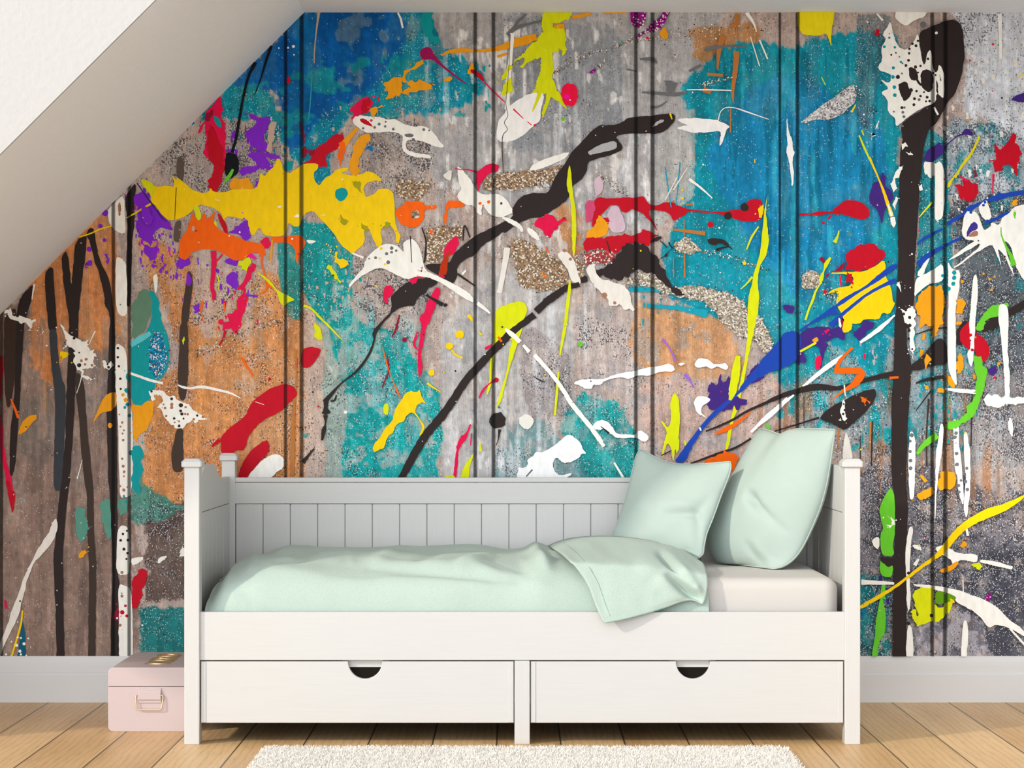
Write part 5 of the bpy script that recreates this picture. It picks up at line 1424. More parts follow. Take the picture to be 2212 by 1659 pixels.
# name, colour, softness, raggedness, opacity, fleck density, outline
BASE = [
 ('brown', (138, 116, 106), 60, 0.5, 1.0, 0.10, [(-440, 700), (150, 640), (270, 740), (300, 1430), (-440, 1430)]),
 ('tan', (198, 128, 78), 30, 0.6, 0.95, 0.10, [(60, 600), (240, 430), (262, 700), (225, 760), (150, 720), (110, 850), (60, 780)]),
 ('tan', (196, 132, 80), 34, 0.8, 0.95, 0.45, [(285, 500), (420, 560), (480, 660), (620, 560), (660, 640), (670, 1040), (480, 1060), (400, 1110), (290, 1080), (320, 960), (300, 840), (400, 780), (360, 660)]),
 ('pink', (186, 160, 146), 30, 0.7, 0.9, 0.55, [(420, 560), (560, 640), (540, 720), (440, 740), (420, 660)]),
 ('pink', (188, 164, 150), 24, 0.7, 0.9, 0.35, [(655, 640), (700, 640), (740, 760), (730, 1040), (655, 1040)]),
 ('greyteal', (140, 168, 162), 24, 0.7, 0.8, 0.45, [(690, 640), (760, 740), (760, 1040), (700, 1040), (700, 820)]),
 ('silver', (166, 164, 166), 60, 0.5, 1.0, 0.16, [(880, 20), (1560, 20), (1520, 250), (1470, 430), (1400, 520), (1260, 470), (1000, 420), (900, 340), (930, 200)]),
 ('slate', (132, 138, 146), 30, 0.6, 0.8, 0.30, [(1075, 30), (1180, 40), (1330, 60), (1360, 280), (1250, 330), (1110, 330), (1080, 200)]),
 ('fleck', (150, 138, 132), 30, 0.8, 0.9, 0.95, [(780, 270), (900, 250), (950, 330), (920, 380), (850, 400), (760, 360)]),
 ('fleck', (160, 150, 146), 30, 0.8, 0.8, 0.85, [(350, 330), (470, 260), (600, 240), (620, 340), (560, 420), (420, 430), (350, 390)]),
 ('fleck', (165, 150, 142), 30, 0.8, 0.8, 0.75, [(760, 560), (900, 560), (930, 640), (860, 760), (800, 690), (760, 640)]),
 ('silver2', (182, 180, 180), 20, 0.5, 0.9, 0.08, [(955, 700), (1060, 560), (1240, 640), (1240, 860), (1080, 1040), (952, 1040)]),
 ('fleck', (150, 140, 140), 16, 0.7, 0.9, 0.70, [(1110, 730), (1150, 700), (1230, 760), (1240, 900), (1200, 960), (1140, 900)]),
 ('fleck', (176, 162, 158), 30, 0.7, 0.8, 0.60, [(1240, 690), (1400, 690), (1400, 860), (1260, 830)]),
 ('tan', (194, 138, 92), 30, 0.8, 0.9, 0.25, [(1190, 430), (1250, 440), (1262, 560), (1210, 560)]),
 ('tan', (198, 144, 98), 24, 0.9, 0.9, 0.22, [(1370, 640), (1480, 680), (1570, 690), (1610, 800), (1560, 860), (1480, 800), (1420, 830), (1360, 760)]),
 ('pink', (190, 160, 148), 30, 0.7, 0.9, 0.30, [(1380, 820), (1700, 820), (1720, 1000), (1440, 1010), (1380, 900)]),
 ('teal', (20, 156, 156), 18, 0.9, 1.0, 0.45, [(690, 560), (730, 640), (790, 700), (860, 720), (900, 780), (952, 850), (952, 1040), (740, 1040), (752, 860), (720, 760), (700, 660)]),
 ('teal', (24, 148, 150), 16, 0.9, 1.0, 0.45, [(620, 470), (720, 490), (750, 520), (770, 620), (740, 690), (690, 700), (660, 640), (650, 560)]),
 ('teal', (30, 140, 140), 10, 0.6, 0.9, 0.30, [(600, 520), (650, 530), (650, 690), (625, 690), (600, 600)]),
 ('teal', (34, 150, 150), 16, 0.8, 1.0, 0.45, [(1255, 845), (1335, 870), (1370, 930), (1385, 1000), (1430, 1040), (1260, 1040), (1230, 990), (1205, 920)]),
 ('dimteal', (96, 138, 142), 24, 0.8, 0.8, 0.50, [(1080, 930), (1160, 900), (1240, 960), (1270, 1040), (1070, 1040)]),
 ('teal', (6, 136, 158), 20, 0.8, 1.0, 0.55, [(420, 280), (480, 190), (560, 150), (600, 240), (655, 330), (700, 360), (760, 390), (740, 470), (640, 350), (560, 255), (470, 260)]),
 ('teal', (6, 130, 160), 20, 0.8, 1.0, 0.35, [(760, 20), (930, 20), (950, 90), (1000, 130), (1050, 150), (1060, 200), (960, 240), (860, 250), (740, 250), (700, 400), (640, 340), (660, 230), (780, 190)]),
 ('blue', (4, 88, 162), 26, 0.6, 1.0, 0.03, [(500, 180), (600, 80), (650, 20), (870, 20), (880, 80), (840, 130), (780, 220), (700, 235), (640, 330), (612, 330), (600, 190), (540, 200)]),
 ('blue2', (12, 108, 168), 20, 0.6, 0.7, 0.06, [(640, 30), (690, 30), (660, 240), (640, 300), (615, 300)]),
 ('tan', (178, 122, 70), 16, 0.9, 0.8, 0.15, [(1490, 60), (1640, 50), (1640, 130), (1560, 150), (1500, 130)]),
 ('cyan', (16, 140, 160), 20, 0.7, 1.0, 0.22, [(1470, 190), (1560, 100), (1640, 90), (1720, 100), (1860, 60), (1940, 80), (1950, 620), (1900, 870), (1720, 880), (1640, 740), (1560, 690), (1440, 640), (1430, 540), (1480, 420), (1500, 330)]),
 ('cyanblue', (24, 128, 178), 40, 0.4, 0.9, 0.10, [(1600, 200), (1700, 150), (1790, 200), (1900, 260), (1930, 420), (1860, 560), (1740, 660), (1640, 560), (1560, 420), (1520, 340)]),
 ('graystreak', (176, 176, 174), 10, 0.9, 0.8, 0.25, [(1430, 260), (1500, 230), (1500, 420), (1470, 440), (1400, 520), (1420, 340)]),
 ('greyteal', (126, 160, 166), 24, 0.9, 0.8, 0.60, [(1720, 830), (1800, 740), (1900, 820), (1860, 920), (1740, 960)]),
 ('fleckband', (84, 100, 110), 12, 0.8, 0.6, 0.95, [(1850, 30), (1930, 30), (1900, 150), (1880, 320), (1850, 240)]),
 ('fleckband', (60, 116, 138), 14, 0.8, 0.5, 0.85, [(1740, 80), (1770, 80), (1765, 220), (1745, 220)]),
 ('white', (204, 208, 216), 40, 0.6, 1.0, 0.50, [(2060, 20), (2340, 20), (2340, 320), (2190, 300), (2140, 260), (2080, 260), (2085, 100)]),
 ('greyblue', (150, 170, 182), 30, 0.7, 0.9, 0.85, [(2040, 260), (2140, 270), (2220, 300), (2340, 320), (2340, 460), (2120, 470), (2050, 430)]),
 ('tealcol', (20, 134, 150), 10, 0.6, 0.9, 0.50, [(1985, 260), (2040, 300), (2060, 560), (2040, 680), (1975, 680), (1985, 450)]),
 ('darkfleck', (92, 100, 106), 24, 0.7, 1.0, 1.0, [(2050, 440), (2130, 420), (2340, 420), (2340, 830), (2130, 830), (2080, 700)]),
 ('greyteal', (104, 146, 156), 30, 0.8, 0.8, 0.70, [(1960, 700), (2100, 720), (2120, 900), (2000, 1000), (1850, 960), (1850, 860)]),
 ('tan', (148, 134, 126), 40, 0.9, 0.6, 0.75, [(1850, 930), (1960, 950), (2212, 940), (2340, 940), (2340, 1090), (2100, 1080), (1850, 1060)]),
 ('greyfleck', (140, 138, 140), 30, 0.8, 0.85, 0.90, [(2060, 800), (2340, 800), (2340, 1010), (2080, 1010)]),
 ('night', (112, 110, 118), 40, 0.7, 1.0, 0.95, [(1840, 1010), (2000, 1000), (2150, 1050), (2340, 1080), (2340, 1430), (1840, 1430)]),
 ('night2', (64, 66, 78), 40, 0.7, 0.8, 1.0, [(2090, 1200), (2340, 1180), (2340, 1430), (2140, 1430), (2060, 1300)]),
 ('silver3', (160, 156, 166), 24, 0.7, 0.9, 0.40, [(1980, 1300), (2120, 1330), (2140, 1430), (1980, 1430)]),
 ('teal', (6, 120, 128), 16, 0.8, 0.9, 0.70, [(1850, 1240), (1925, 1240), (1925, 1430), (1850, 1430)]),
 ('mud', (100, 84, 78), 30, 0.6, 1.0, 0.65, [(295, 1090), (420, 1080), (420, 1300), (310, 1300), (320, 1180)]),
 ('tealmud', (70, 132, 122), 14, 0.9, 0.9, 0.45, [(280, 1030), (340, 1060), (400, 1100), (330, 1130), (282, 1130)]),
 ('tealfoot', (30, 120, 122), 14, 0.8, 0.95, 0.50, [(305, 1310), (420, 1310), (420, 1430), (305, 1430)]),
 ('grey', (128, 120, 118), 30, 0.5, 0.8, 0.05, [(170, 800), (240, 760), (240, 860), (180, 900)]),
 ('grey', (120, 110, 104), 40, 0.5, 0.8, 0.05, [(40, 860), (120, 840), (120, 1000), (40, 1000)]),
]
SCUMBLE = [
 ((148, 148, 152), 0.60, 0.50, (30, 90), [(700, 20), (1440, 20), (1420, 620), (1640, 760), (2340, 700), (2340, 1430), (700, 1430)]),
 ((196, 182, 174), 0.62, 0.55, (36, 120), [(660, 240), (1400, 240), (1400, 1040), (660, 1040)]),
 ((160, 172, 170), 0.56, 0.80, (60, 110), [(690, 560), (960, 700), (960, 1040), (690, 1040)]),
 ((92, 176, 184), 0.60, 0.60, (20, 200), [(700, 600), (960, 700), (960, 1040), (740, 1040)]),
 ((150, 160, 168), 0.58, 0.7, (60, 140), [(1720, 680), (2212, 680), (2212, 1000), (1720, 1000)]),
 ((18, 150, 160), 0.52, 0.85, (40, 160), [(1640, 700), (1980, 680), (2120, 760), (2100, 980), (1840, 1000), (1640, 880)]),
 ((10, 96, 122), 0.60, 0.6, (12, 240), [(1500, 90), (1930, 60), (1930, 700), (1560, 680)]),
 ((60, 170, 186), 0.62, 0.5, (10, 200), [(1500, 90), (1930, 60), (1930, 700), (1560, 680)]),
 ((20, 140, 150), 0.56, 0.8, (50, 80), [(380, 190), (900, 60), (1060, 130), (1060, 260), (640, 330), (440, 300)]),
 ((10, 84, 150), 0.58, 0.6, (50, 80), [(460, 150), (900, 30), (880, 200), (640, 330)]),
 ((166, 148, 140), 0.60, 0.7, (60, 140), [(1850, 960), (2340, 960), (2340, 1430), (1850, 1430)]),
 ((70, 72, 84), 0.58, 0.6, (60, 140), [(1850, 1000), (2340, 1000), (2340, 1430), (1850, 1430)]),
 ((166, 140, 126), 0.58, 0.6, (14, 160), [(-440, 640), (290, 640), (290, 1430), (-440, 1430)]),
 ((108, 92, 86), 0.60, 0.5, (14, 160), [(-440, 640), (290, 640), (290, 1430), (-440, 1430)]),
 ((214, 150, 86), 0.60, 0.5, (10, 200), [(60, 560), (660, 560), (660, 1060), (60, 900)]),
 ((190, 164, 148), 0.62, 0.45, (40, 120), [(280, 480), (660, 480), (660, 900), (280, 900)]),
 ((206, 212, 220), 0.56, 0.7, (40, 140), [(2040, 30), (2340, 30), (2340, 540), (2040, 540)]),
 ((30, 130, 140), 0.64, 0.7, (40, 120), [(2040, 240), (2340, 240), (2340, 820), (2040, 820)]),
 ((226, 224, 222), 0.64, 0.8, (30, 200), [(900, 30), (1500, 30), (1440, 560), (1000, 640), (1240, 1040), (950, 1040), (940, 500)]),
]
def inside(px, py, poly):
    r = np.zeros(px.shape, bool)
    n = len(poly)
    for i in range(n):
        x0, y0 = poly[i]
        x1, y1 = poly[(i + 1) % n]
        if y0 == y1:
            continue
        c = ((y0 > py) != (y1 > py)) & (px < (x1 - x0) * (py - y0) / (y1 - y0) + x0)
        r ^= c
    return r
def blur(a, r):
    r = max(1, int(r))
    for ax in (0, 1):
        for _ in range(2):
            p = np.pad(a, [(r + 1, r) if k == ax else (0, 0) for k in (0, 1)], mode='edge')
            c = np.cumsum(p, axis=ax)
            n = a.shape[ax]
            hi = np.take(c, np.arange(2 * r + 1, 2 * r + 1 + n), axis=ax)
            lo = np.take(c, np.arange(0, n), axis=ax)
            a = (hi - lo) / (2 * r + 1)
    return a
DABS = [('v', (270, 410, 372, 520), 34, 4.5), ('v', (300, 500, 420, 610), 34, 4), ('m3', (280, 420, 380, 560), 24, 3.5), ('v', (500, 270, 590, 370), 20, 4),
        ('v', (390, 560, 540, 660), 22, 4), ('t', (640, 480, 780, 640), 40, 3.5), ('P', (660, 560, 800, 700), 30, 3), ('c', (470, 620, 560, 720), 14, 3),
        ('W2', (2040, 60, 2212, 330), 40, 4), ('t', (1960, 700, 2110, 960), 40, 3.5), ('w', (2060, 330, 2212, 460), 20, 4), ('A', (1850, 880, 2150, 1080), 14, 2.0),
        ('s', (1730, 740, 1900, 900), 30, 3), ('V', (1860, 1250, 1930, 1330), 8, 4), ('E', (250, 1020, 330, 1130), 16, 4), ('U', (400, 230, 620, 330), 36, 3.5),
        ('t', (820, 120, 1060, 250), 40, 3.5), ('P', (720, 230, 1000, 280), 24, 3), ('s', (1390, 300, 1500, 480), 30, 3.5), ('t', (1380, 560, 1480, 700), 22, 4), ('a', (1960, 660, 2110, 850), 14, 4)]
def mural():
    step = 3.2
    gx = np.arange(-430, 2335, step)
    gy = np.arange(26.6, 1420, step)
    XX, YY = np.meshgrid(gx, gy)
    sh = XX.shape
    streak = vnoise(sh, 9, 330, 2)
    streak2 = vnoise(sh, 22, 180, 3)
    blot = vnoise(sh, 26, 44, 4)
    fine = vnoise(sh, 170, 290, 2)
    fine2 = vnoise(sh, 90, 330, 3)
    ragn = 0.8 * streak2 + 0.7 * blot + 0.5 * fine + 1.0 * fine2
    ragn = (ragn - ragn.mean()) / ragn.std() * 0.20
    smear = vnoise(sh, 14, 60, 4)
    col = np.empty(sh + (3,))
    col[:] = (178, 160, 152)
    den = np.full(sh, 0.30)
    for name, c, soft, rag, op, dn, poly in BASE:
        m = blur(inside(XX, YY, poly).astype(float), soft / step / 2)
        m = sstep(0.40, 0.60, m + ragn * 1.25 * rag * (1 - np.abs(m - 0.5) * 0.6)) * op
        col = col * (1 - m[..., None]) + np.array(c, float) * m[..., None]
        den = den * (1 - m) + dn * m
    # scumbled dabs of other paint inside the zones
    for c, thr, op, cyx, poly in SCUMBLE:
        z = blur(inside(XX, YY, poly).astype(float), 8)
        n_ = vnoise(sh, cyx[0], cyx[1], 3)
        m = (sstep(thr, thr + 0.05, n_ - (1 - z) * 0.6) * op)[..., None]
        col = col * (1 - m) + np.array(c, float) * m
    # tan wood showing through right-hand paint in upright scratches
    scr = vnoise(sh, 10, 260, 2)
    zone = blur(inside(XX, YY, [(1640, 830), (2000, 800), (2212, 900), (2212, 1100), (1850, 1100), (1640, 1000)]).astype(float), 12)
    m = (sstep(0.60, 0.70, scr) * zone * 0.8)[..., None]
    col = col * (1 - m) + np.array((150, 108, 78.0)) * m
    zone = blur(inside(XX, YY, [(900, 30), (1440, 30), (1440, 650), (1260, 1040), (950, 1040), (880, 300)]).astype(float), 10)
    m = (sstep(0.62, 0.76, scr) * zone * 0.55)[..., None]
    col = col * (1 - m) + np.array((214, 216, 220.0)) * m
    m = (sstep(0.52, 0.66, smear) * 0.30)[..., None]
    col = col * (1 - m) + (col * 0.45 + 88) * m
    m = (sstep(0.54, 0.68, 1 - smear) * 0.30)[..., None]
    col = col * (1 - m) + col * 0.72 * m
    shade = (0.90 + 0.20 * streak) * (0.90 + 0.20 * fine)
    zones = sstep(0.25, 0.75, blot)
    col = np.clip(col * shade[..., None], 0, 255)
    den = np.clip(den * (0.55 + 0.9 * zones), 0, 1)
    lc = np.where(col / 255 <= 0.04045, col / 255 / 12.92, ((col / 255 + 0.055) / 1.055) ** 2.4) * K_AL
    lc = np.clip(lc, 0, 0.95)
    keep = (XX + YY > 672)                      # the sheet stops a little behind the sloping ceiling
    V0 = np.stack([(XX - VX) * PX, np.full(sh, WALL_Y - 0.0004), EYE + (VY - YY) * PX], -1).reshape(-1, 3)
    idx = np.arange(sh[0] * sh[1]).reshape(sh)
    k4 = keep[:-1, :-1] & keep[1:, :-1] & keep[:-1, 1:] & keep[1:, 1:]
    F0 = np.stack([idx[:-1, :-1], idx[1:, :-1], idx[1:, 1:], idx[:-1, 1:]], -1)[k4]
    used = np.unique(F0)
    rm = np.full(sh[0] * sh[1], -1)
    rm[used] = np.arange(len(used))
    V0 = V0[used]
    F0 = rm[F0]
    C0 = lc.reshape(-1, 3)[used]
    D0 = den.reshape(-1)[used]

    # ---- splashes of paint
    rg = random.Random(5)
    verts, tris, cols, mats = [], [], [], []
    base_n = len(V0)
    cnt = [0]
    def emit(pts, code):
        cnt[0] += 1
        pts = [(x_, min(max(y_, 27.4), 1417.0)) for x_, y_ in pts]
        y = WALL_Y - 0.0006 - cnt[0] * 4e-6
        b0 = base_n + len(verts)
        c = [min(0.95, lin(x) * K_AL) for x in PAINT[code]]
        for x_, y_ in pts:
            verts.append(((x_ - VX) * PX, y, EYE + (VY - y_) * PX))
            cols.append(c)
        for t in tessellate_polygon([[Vector((p[0], p[1], 0)) for p in pts]]):
            a, b, d = (pts[i] for i in t)
            if (b[0] - a[0]) * (d[1] - a[1]) - (b[1] - a[1]) * (d[0] - a[0]) > 0:
                t = (t[0], t[2], t[1])
            tris.append([b0 + i for i in t])
            mats.append(2 if code in GLITTER else 1)
    def chaikin(p, it=1):
        for _ in range(it):
            o = []
            n = len(p)
            for i in range(n):
                a, b = p[i], p[(i + 1) % n]
                o.append((a[0] * 0.78 + b[0] * 0.22, a[1] * 0.78 + b[1] * 0.22))
                o.append((a[0] * 0.22 + b[0] * 0.78, a[1] * 0.22 + b[1] * 0.78))
            p = o
        return p
    def rough(p, seg, amp):
        o = []
        n = len(p)
        for i in range(n):
            a, b = p[i], p[(i + 1) % n]
            L = math.hypot(b[0] - a[0], b[1] - a[1])
            k = max(1, int(L / seg))
            for j in range(k):
                t = j / k
                jx, jy = (rg.gauss(0, amp), rg.gauss(0, amp)) if L > 2 else (0, 0)
                o.append((a[0] + (b[0] - a[0]) * t + jx, a[1] + (b[1] - a[1]) * t + jy))
        return o
    def disc(x_, y_, r, code):
        n = 7 if r < 2.5 else 14
        ph = rg.random() * 6
        emit([(x_ + r * (1 + rg.uniform(-.13, .13)) * math.cos(ph + k * 2 * math.pi / n), y_ + r * (1 + rg.uniform(-.13, .13)) * math.sin(ph + k * 2 * math.pi / n)) for k in range(n)], code)
    def satellites(p, code, n, spread):
        cx = [q[0] for q in p]; cy = [q[1] for q in p]
        for _ in range(n):
            i = rg.randrange(len(p))
            disc(p[i][0] + rg.gauss(0, spread), p[i][1] + rg.gauss(0, spread), rg.choice((0.8, 1.0, 1.3, 1.8)), code)
    # dry dabs left by a knife: upright little patches
    for code, box_, n, big in DABS:
        for _ in range(n):
            x_, y_ = rg.uniform(box_[0], box_[2]), rg.uniform(box_[1], box_[3])
            w_, h_ = rg.uniform(1.2, big), rg.uniform(2, big * 2.2)
            emit(rough([(x_ - w_, y_ - h_), (x_ + w_, y_ - h_ * .8), (x_ + w_ * .8, y_ + h_), (x_ - w_ * .7, y_ + h_ * .9)], 4, 0.8), code)
    ox = oy = sc = 0.0
    for line in MURAL.strip().split('\n'):
        if line[0] == '@':
            _, ox, oy, sc = line.split()
            ox, oy, sc = float(ox), float(oy), float(sc)
            continue
        code, kind, data = line.split(' ', 2)
        pts = [tuple(float(v) for v in q.split(',')) for q in data.split()]
        if kind == 'O':
            for x_, y_, r in pts:
                disc(ox + x_ * sc, oy + y_ * sc, r * sc * 1.05, code)
        elif kind == 'S':
            P3 = catmull([(ox + x_ * sc, oy + y_ * sc, w * sc) for x_, y_, w in pts], 6)
            Lf, Rt = [], []
            for i in range(len(P3)):
                a, b = P3[max(i - 1, 0)], P3[min(i + 1, len(P3) - 1)]
                dx, dy = b[0] - a[0], b[1] - a[1]
                L = math.hypot(dx, dy) or 1
                w = max(P3[i][2], 0.9) / 2
                wl, wr = w * (1 + rg.gauss(0, 0.06)), w * (1 + rg.gauss(0, 0.06))
                Lf.append((P3[i][0] - dy / L * wl, P3[i][1] + dx / L * wl))
                Rt.append((P3[i][0] + dy / L * wr, P3[i][1] - dx / L * wr))
            if code in GLITTER:
                Lf, Rt = rough(Lf, 3, 1.5)[:len(Lf) * 3], rough(Rt, 3, 1.5)
                for i in range(len(P3)):
                    for _ in range(5):
                        disc(P3[i][0] + rg.gauss(0, P3[i][2] * 0.5), P3[i][1] + rg.gauss(0, P3[i][2] * 0.5), rg.choice((0.9, 1.2, 1.6)), rg.choice(('D', 'D2', 'W2', 'K')))
                continue
            emit(Lf + Rt[::-1], code)
        else:
            p = [(ox + x_ * sc, oy + y_ * sc) for x_, y_ in pts]
            p = [(x_, y_ + 40 if y_ > 1408 else y_ - 30 if y_ < 36 else y_) for x_, y_ in p]   # carried past the edge, then trimmed
            if kind == 'P':
                p = rough(chaikin(p, 2), 9, 0.45)
            elif kind == 'J':
                p = rough(chaikin(p, 1), 7, 0.5)
            else:
                p = rough(rough(chaikin(p, 1), 9, 2.3), 4, 0.9)
                if code not in GLITTER:
                    satellites(p, code, max(4, len(p) // 9), 8)
            emit(p, code)
            if code in GLITTER and code != 'x':
                satellites(p, code, len(p) // 2, 3.5)
                satellites(p, 'W2', len(p) // 4, 5)
                satellites(p, 'K', len(p) // 4, 5)
    # fine spatter thrown over the boards
    for n, codes, box_ in ((60, 'kkWcy', (700, 250, 1300, 1000)), (50, 'crykW', (300, 480, 700, 900)), (60, 'WkYcV', (1500, 600, 2200, 1400)),
                           (40, 'Wck', (1850, 40, 2200, 600)), (40, 'KWT', (20, 700, 400, 1400)), (40, 'Wxy', (1100, 40, 1600, 600))):
        for _ in range(n):
            disc(rg.uniform(box_[0], box_[2]), rg.uniform(box_[1], box_[3]), rg.choice((0.8, 1, 1.2, 1.6, 2.2)), rg.choice(codes))

    nv = base_n + len(verts)
    V = np.concatenate([V0, np.array(verts)])
    Cc = np.concatenate([C0, np.array(cols)])
    Dn = np.concatenate([D0, np.zeros(len(verts))])
    T = np.array(tris)
    org = np.array(((VX - VX) * PX, WALL_Y, 0.159))
    me = bpy.data.meshes.new('mural')
    me.vertices.add(nv)
    me.vertices.foreach_set('co', (V - org).astype(np.float32).ravel())
    loops = np.concatenate([F0.ravel(), T.ravel()]).astype(np.int32)
    me.loops.add(len(loops))
    me.loops.foreach_set('vertex_index', loops)
    tot = np.concatenate([np.full(len(F0), 4), np.full(len(T), 3)]).astype(np.int32)
    me.polygons.add(len(tot))
    me.polygons.foreach_set('loop_start', np.concatenate([[0], np.cumsum(tot)[:-1]]).astype(np.int32))
    me.polygons.foreach_set('loop_total', tot)
    me.polygons.foreach_set('material_index', np.concatenate([np.zeros(len(F0)), np.array(mats)]).astype(np.int32))
    me.update(calc_edges=True)
    ca = me.attributes.new('paint', 'FLOAT_COLOR', 'POINT')
    ca.data.foreach_set('color', np.concatenate([Cc, np.ones((nv, 1))], 1).astype(np.float32).ravel())
    da = me.attributes.new('fleck', 'FLOAT', 'POINT')
    da.data.foreach_set('value', Dn.astype(np.float32))
    return me, org

def groove_group():
    g = bpy.data.node_groups.new('board grooves', 'ShaderNodeTree')
    g.interface.new_socket('Color', in_out='INPUT', socket_type='NodeSocketColor')
    g.interface.new_socket('Color', in_out='OUTPUT', socket_type='NodeSocketColor')
    gi, go = g.nodes.new('NodeGroupInput'), g.nodes.new('NodeGroupOutput')
    ge = g.nodes.new('ShaderNodeNewGeometry')
    sp = g.nodes.new('ShaderNodeSeparateXYZ')
    g.links.new(ge.outputs['Position'], sp.inputs[0])
    last = None
    for px, w in GROOVES:
        a = g.nodes.new('ShaderNodeMath'); a.operation = 'SUBTRACT'
        g.links.new(sp.outputs[0], a.inputs[0]); a.inputs[1].default_value = (px - VX) * PX
        b = g.nodes.new('ShaderNodeMath'); b.operation = 'ABSOLUTE'
        g.links.new(a.outputs[0], b.inputs[0])
        r = g.nodes.new('ShaderNodeMapRange'); r.interpolation_type = 'SMOOTHSTEP'
        r.inputs['From Min'].default_value = w * PX * 0.28; r.inputs['From Max'].default_value = w * PX * 0.85
        r.inputs['To Min'].default_value = 0.17
        g.links.new(b.outputs[0], r.inputs[0])
        if last is None:
            last = r.outputs[0]
        else:
            m = g.nodes.new('ShaderNodeMath'); m.operation = 'MULTIPLY'
            g.links.new(last, m.inputs[0]); g.links.new(r.outputs[0], m.inputs[1])
            last = m.outputs[0]
    vm = g.nodes.new('ShaderNodeVectorMath'); vm.operation = 'SCALE'
    g.links.new(gi.outputs[0], vm.inputs[0]); g.links.new(last, vm.inputs['Scale'])
    g.links.new(vm.outputs[0], go.inputs[0])
    return g
GROOVE = groove_group()
def mural_mats():
    out = []
    def start(name, rough):
        m, nt, b = mat(name, (0.5, 0.5, 0.5, 1), rough, 0.08)
        at = nd(nt, 'ShaderNodeAttribute', attribute_name='paint')
        ge = nd(nt, 'ShaderNodeNewGeometry')
        gr = nd(nt, 'ShaderNodeGroup'); gr.node_tree = GROOVE
        nt.links.new(gr.outputs[0], b.inputs['Base Color'])
        return m, nt, b, at, ge, gr
    def scale(nt, c, f):
        v = nd(nt, 'ShaderNodeVectorMath', operation='SCALE')
        nt.links.new(c, v.inputs[0]); nt.links.new(f, v.inputs['Scale'])
        return v.outputs[0]
    def rng(nt, x, a, b_, c, d):
        r = nd(nt, 'ShaderNodeMapRange')
        for k, v in zip(('From Min', 'From Max', 'To Min', 'To Max'), (a, b_, c, d)):
            r.inputs[k].default_value = v
        nt.links.new(x, r.inputs[0])
        return r.outputs[0]
    def mth(nt, op, a, b_=None):
        n = nd(nt, 'ShaderNodeMath', operation=op)
        for i, v in enumerate((a, b_)):
            if v is None: continue
            if isinstance(v, (int, float)): n.inputs[i].default_value = v
            else: nt.links.new(v, n.inputs[i])
        return n.outputs[0]
    def vor(nt, ge, s_, stretch=(1, 1, 1)):
        mp = nd(nt, 'ShaderNodeMapping'); mp.inputs['Scale'].default_value = stretch
        nt.links.new(ge.outputs['Position'], mp.inputs['Vector'])
        v = nd(nt, 'ShaderNodeTexVoronoi'); v.inputs['Scale'].default_value = s_
        nt.links.new(mp.outputs[0], v.inputs['Vector'])
        sp = nd(nt, 'ShaderNodeSeparateColor')
        nt.links.new(v.outputs['Color'], sp.inputs[0])
        return v.outputs['Distance'], sp.outputs
    def noi(nt, ge, s_, stretch=(1, 1, 1), det=3):
        mp = nd(nt, 'ShaderNodeMapping'); mp.inputs['Scale'].default_value = stretch
        nt.links.new(ge.outputs['Position'], mp.inputs['Vector'])
        n = nd(nt, 'ShaderNodeTexNoise'); n.inputs['Scale'].default_value = s_; n.inputs['Detail'].default_value = det
        nt.links.new(mp.outputs[0], n.inputs['Vector'])
        return n.outputs['Fac']
    def mix(nt, f, a, b_):
        n = nd(nt, 'ShaderNodeMix', data_type='RGBA')
        nt.links.new(f, n.inputs[0])
        for i, v in ((6, a), (7, b_)):
            if isinstance(v, tuple): n.inputs[i].default_value = v
            else: nt.links.new(v, n.inputs[i])
        return n.outputs[2]
    # weathered boards with flecks
    m, nt, b, at, ge, gr = start('weathered boards print', 0.6)
    fl = nd(nt, 'ShaderNodeAttribute', attribute_name='fleck').outputs['Fac']
    st = noi(nt, ge, 1.0, (330, 1, 22), 2)
    st2 = noi(nt, ge, 1.0, (150, 1, 60), 3)
    c = scale(nt, at.outputs['Color'], mth(nt, 'MULTIPLY', rng(nt, st, 0.3, 0.7, 0.84, 1.14), rng(nt, st2, 0.3, 0.7, 0.90, 1.10)))
    clump = rng(nt, noi(nt, ge, 26, (1, 1, 1), 2), 0.38, 0.62, 0.45, 1.30)
    f2 = mth(nt, 'MULTIPLY', fl, clump)
    # dark grit: the low end of a fine noise, cut higher where there is more of it
    na = noi(nt, ge, 150, (1.15, 1, 0.9), 1)
    cut = mth(nt, 'MULTIPLY_ADD', f2, 0.25)
    cut.node.inputs[2].default_value = 0.26
    dark = rng(nt, mth(nt, 'SUBTRACT', cut, na), -0.008, 0.012, 0.0, 1.0)
    # sparkles: single small cells
    d2, rc2 = vor(nt, ge, 230, (1.2, 1, 0.85))
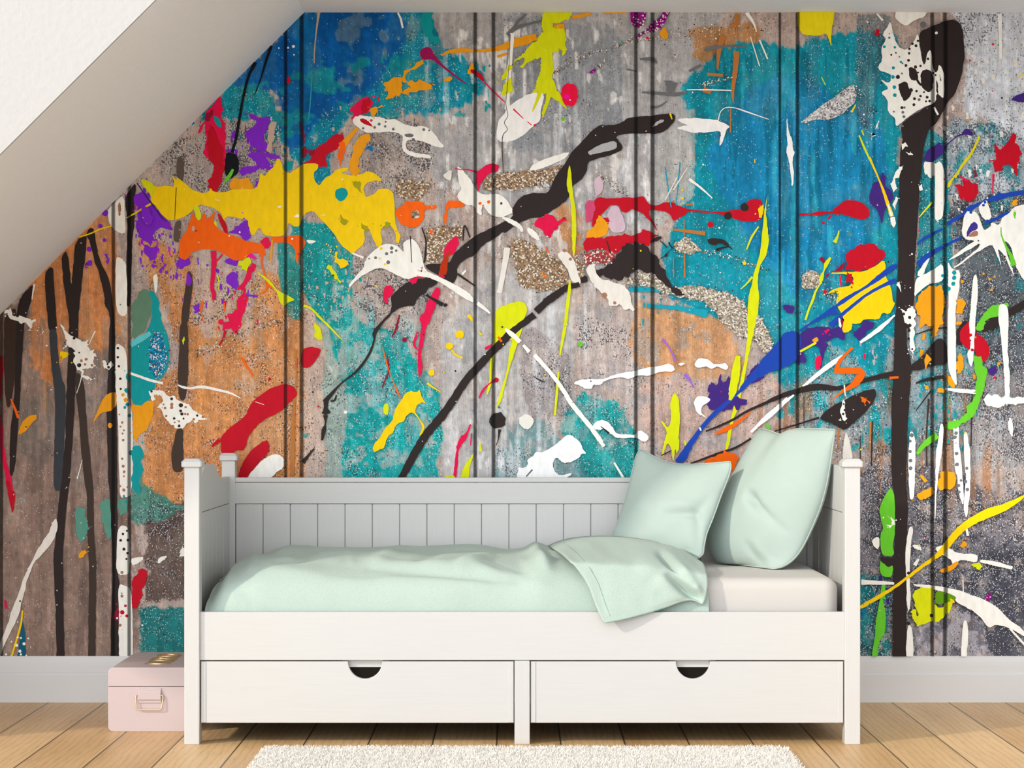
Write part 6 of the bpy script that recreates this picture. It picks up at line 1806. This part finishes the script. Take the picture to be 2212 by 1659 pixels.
    lite = mth(nt, 'MULTIPLY', mth(nt, 'LESS_THAN', rc2[1], mth(nt, 'ADD', mth(nt, 'MULTIPLY', f2, 0.26), 0.012)), mth(nt, 'LESS_THAN', d2, 0.40))
    # hairline cracks along the grain
    cr = noi(nt, ge, 1.0, (420, 1, 7), 1)
    crk = rng(nt, cr, 0.27, 0.31, 0.72, 1.0)
    c = scale(nt, c, crk)
    c = mix(nt, mth(nt, 'MULTIPLY', dark, 0.80), c, (0.035, 0.035, 0.050, 1))
    c = mix(nt, mth(nt, 'MULTIPLY', lite, 0.75), c, (0.86, 0.87, 0.88, 1))
    nt.links.new(c, gr.inputs[0])
    out.append(m)
    # flat paint
    m, nt, b, at, ge, gr = start('poured paint print', 0.5)
    n1 = noi(nt, ge, 1.0, (60, 1, 24), 4)
    c = scale(nt, at.outputs['Color'], rng(nt, n1, 0.3, 0.7, 0.92, 1.04))
    d, rc = vor(nt, ge, 120)
    sp_ = mth(nt, 'MULTIPLY', mth(nt, 'LESS_THAN', rc[0], 0.006), mth(nt, 'LESS_THAN', d, 0.3))
    c = mix(nt, mth(nt, 'MULTIPLY', sp_, 0.7), c, (0.75, 0.72, 0.66, 1))
    nt.links.new(c, gr.inputs[0])
    out.append(m)
    # glitter
    m, nt, b, at, ge, gr = start('glitter print', 0.45)
    d, rc = vor(nt, ge, 210)
    c = scale(nt, at.outputs['Color'], rng(nt, rc[0], 0, 1, 0.42, 1.35))
    c = mix(nt, mth(nt, 'MULTIPLY', mth(nt, 'GREATER_THAN', rc[1], 0.80), 0.75), c, (0.88, 0.86, 0.80, 1))
    c = mix(nt, mth(nt, 'MULTIPLY', mth(nt, 'LESS_THAN', rc[1], 0.16), 0.75), c, (0.05, 0.045, 0.045, 1))
    nt.links.new(c, gr.inputs[0])
    out.append(m)
    return out
mme, morg = mural()
for m_ in mural_mats():
    mme.materials.append(m_)
mo = link('mural', mme, wall, Vector(morg) - world_base(wall))
mo['label'] = 'mural wallpaper of splashed and dripped paint on weathered boards'
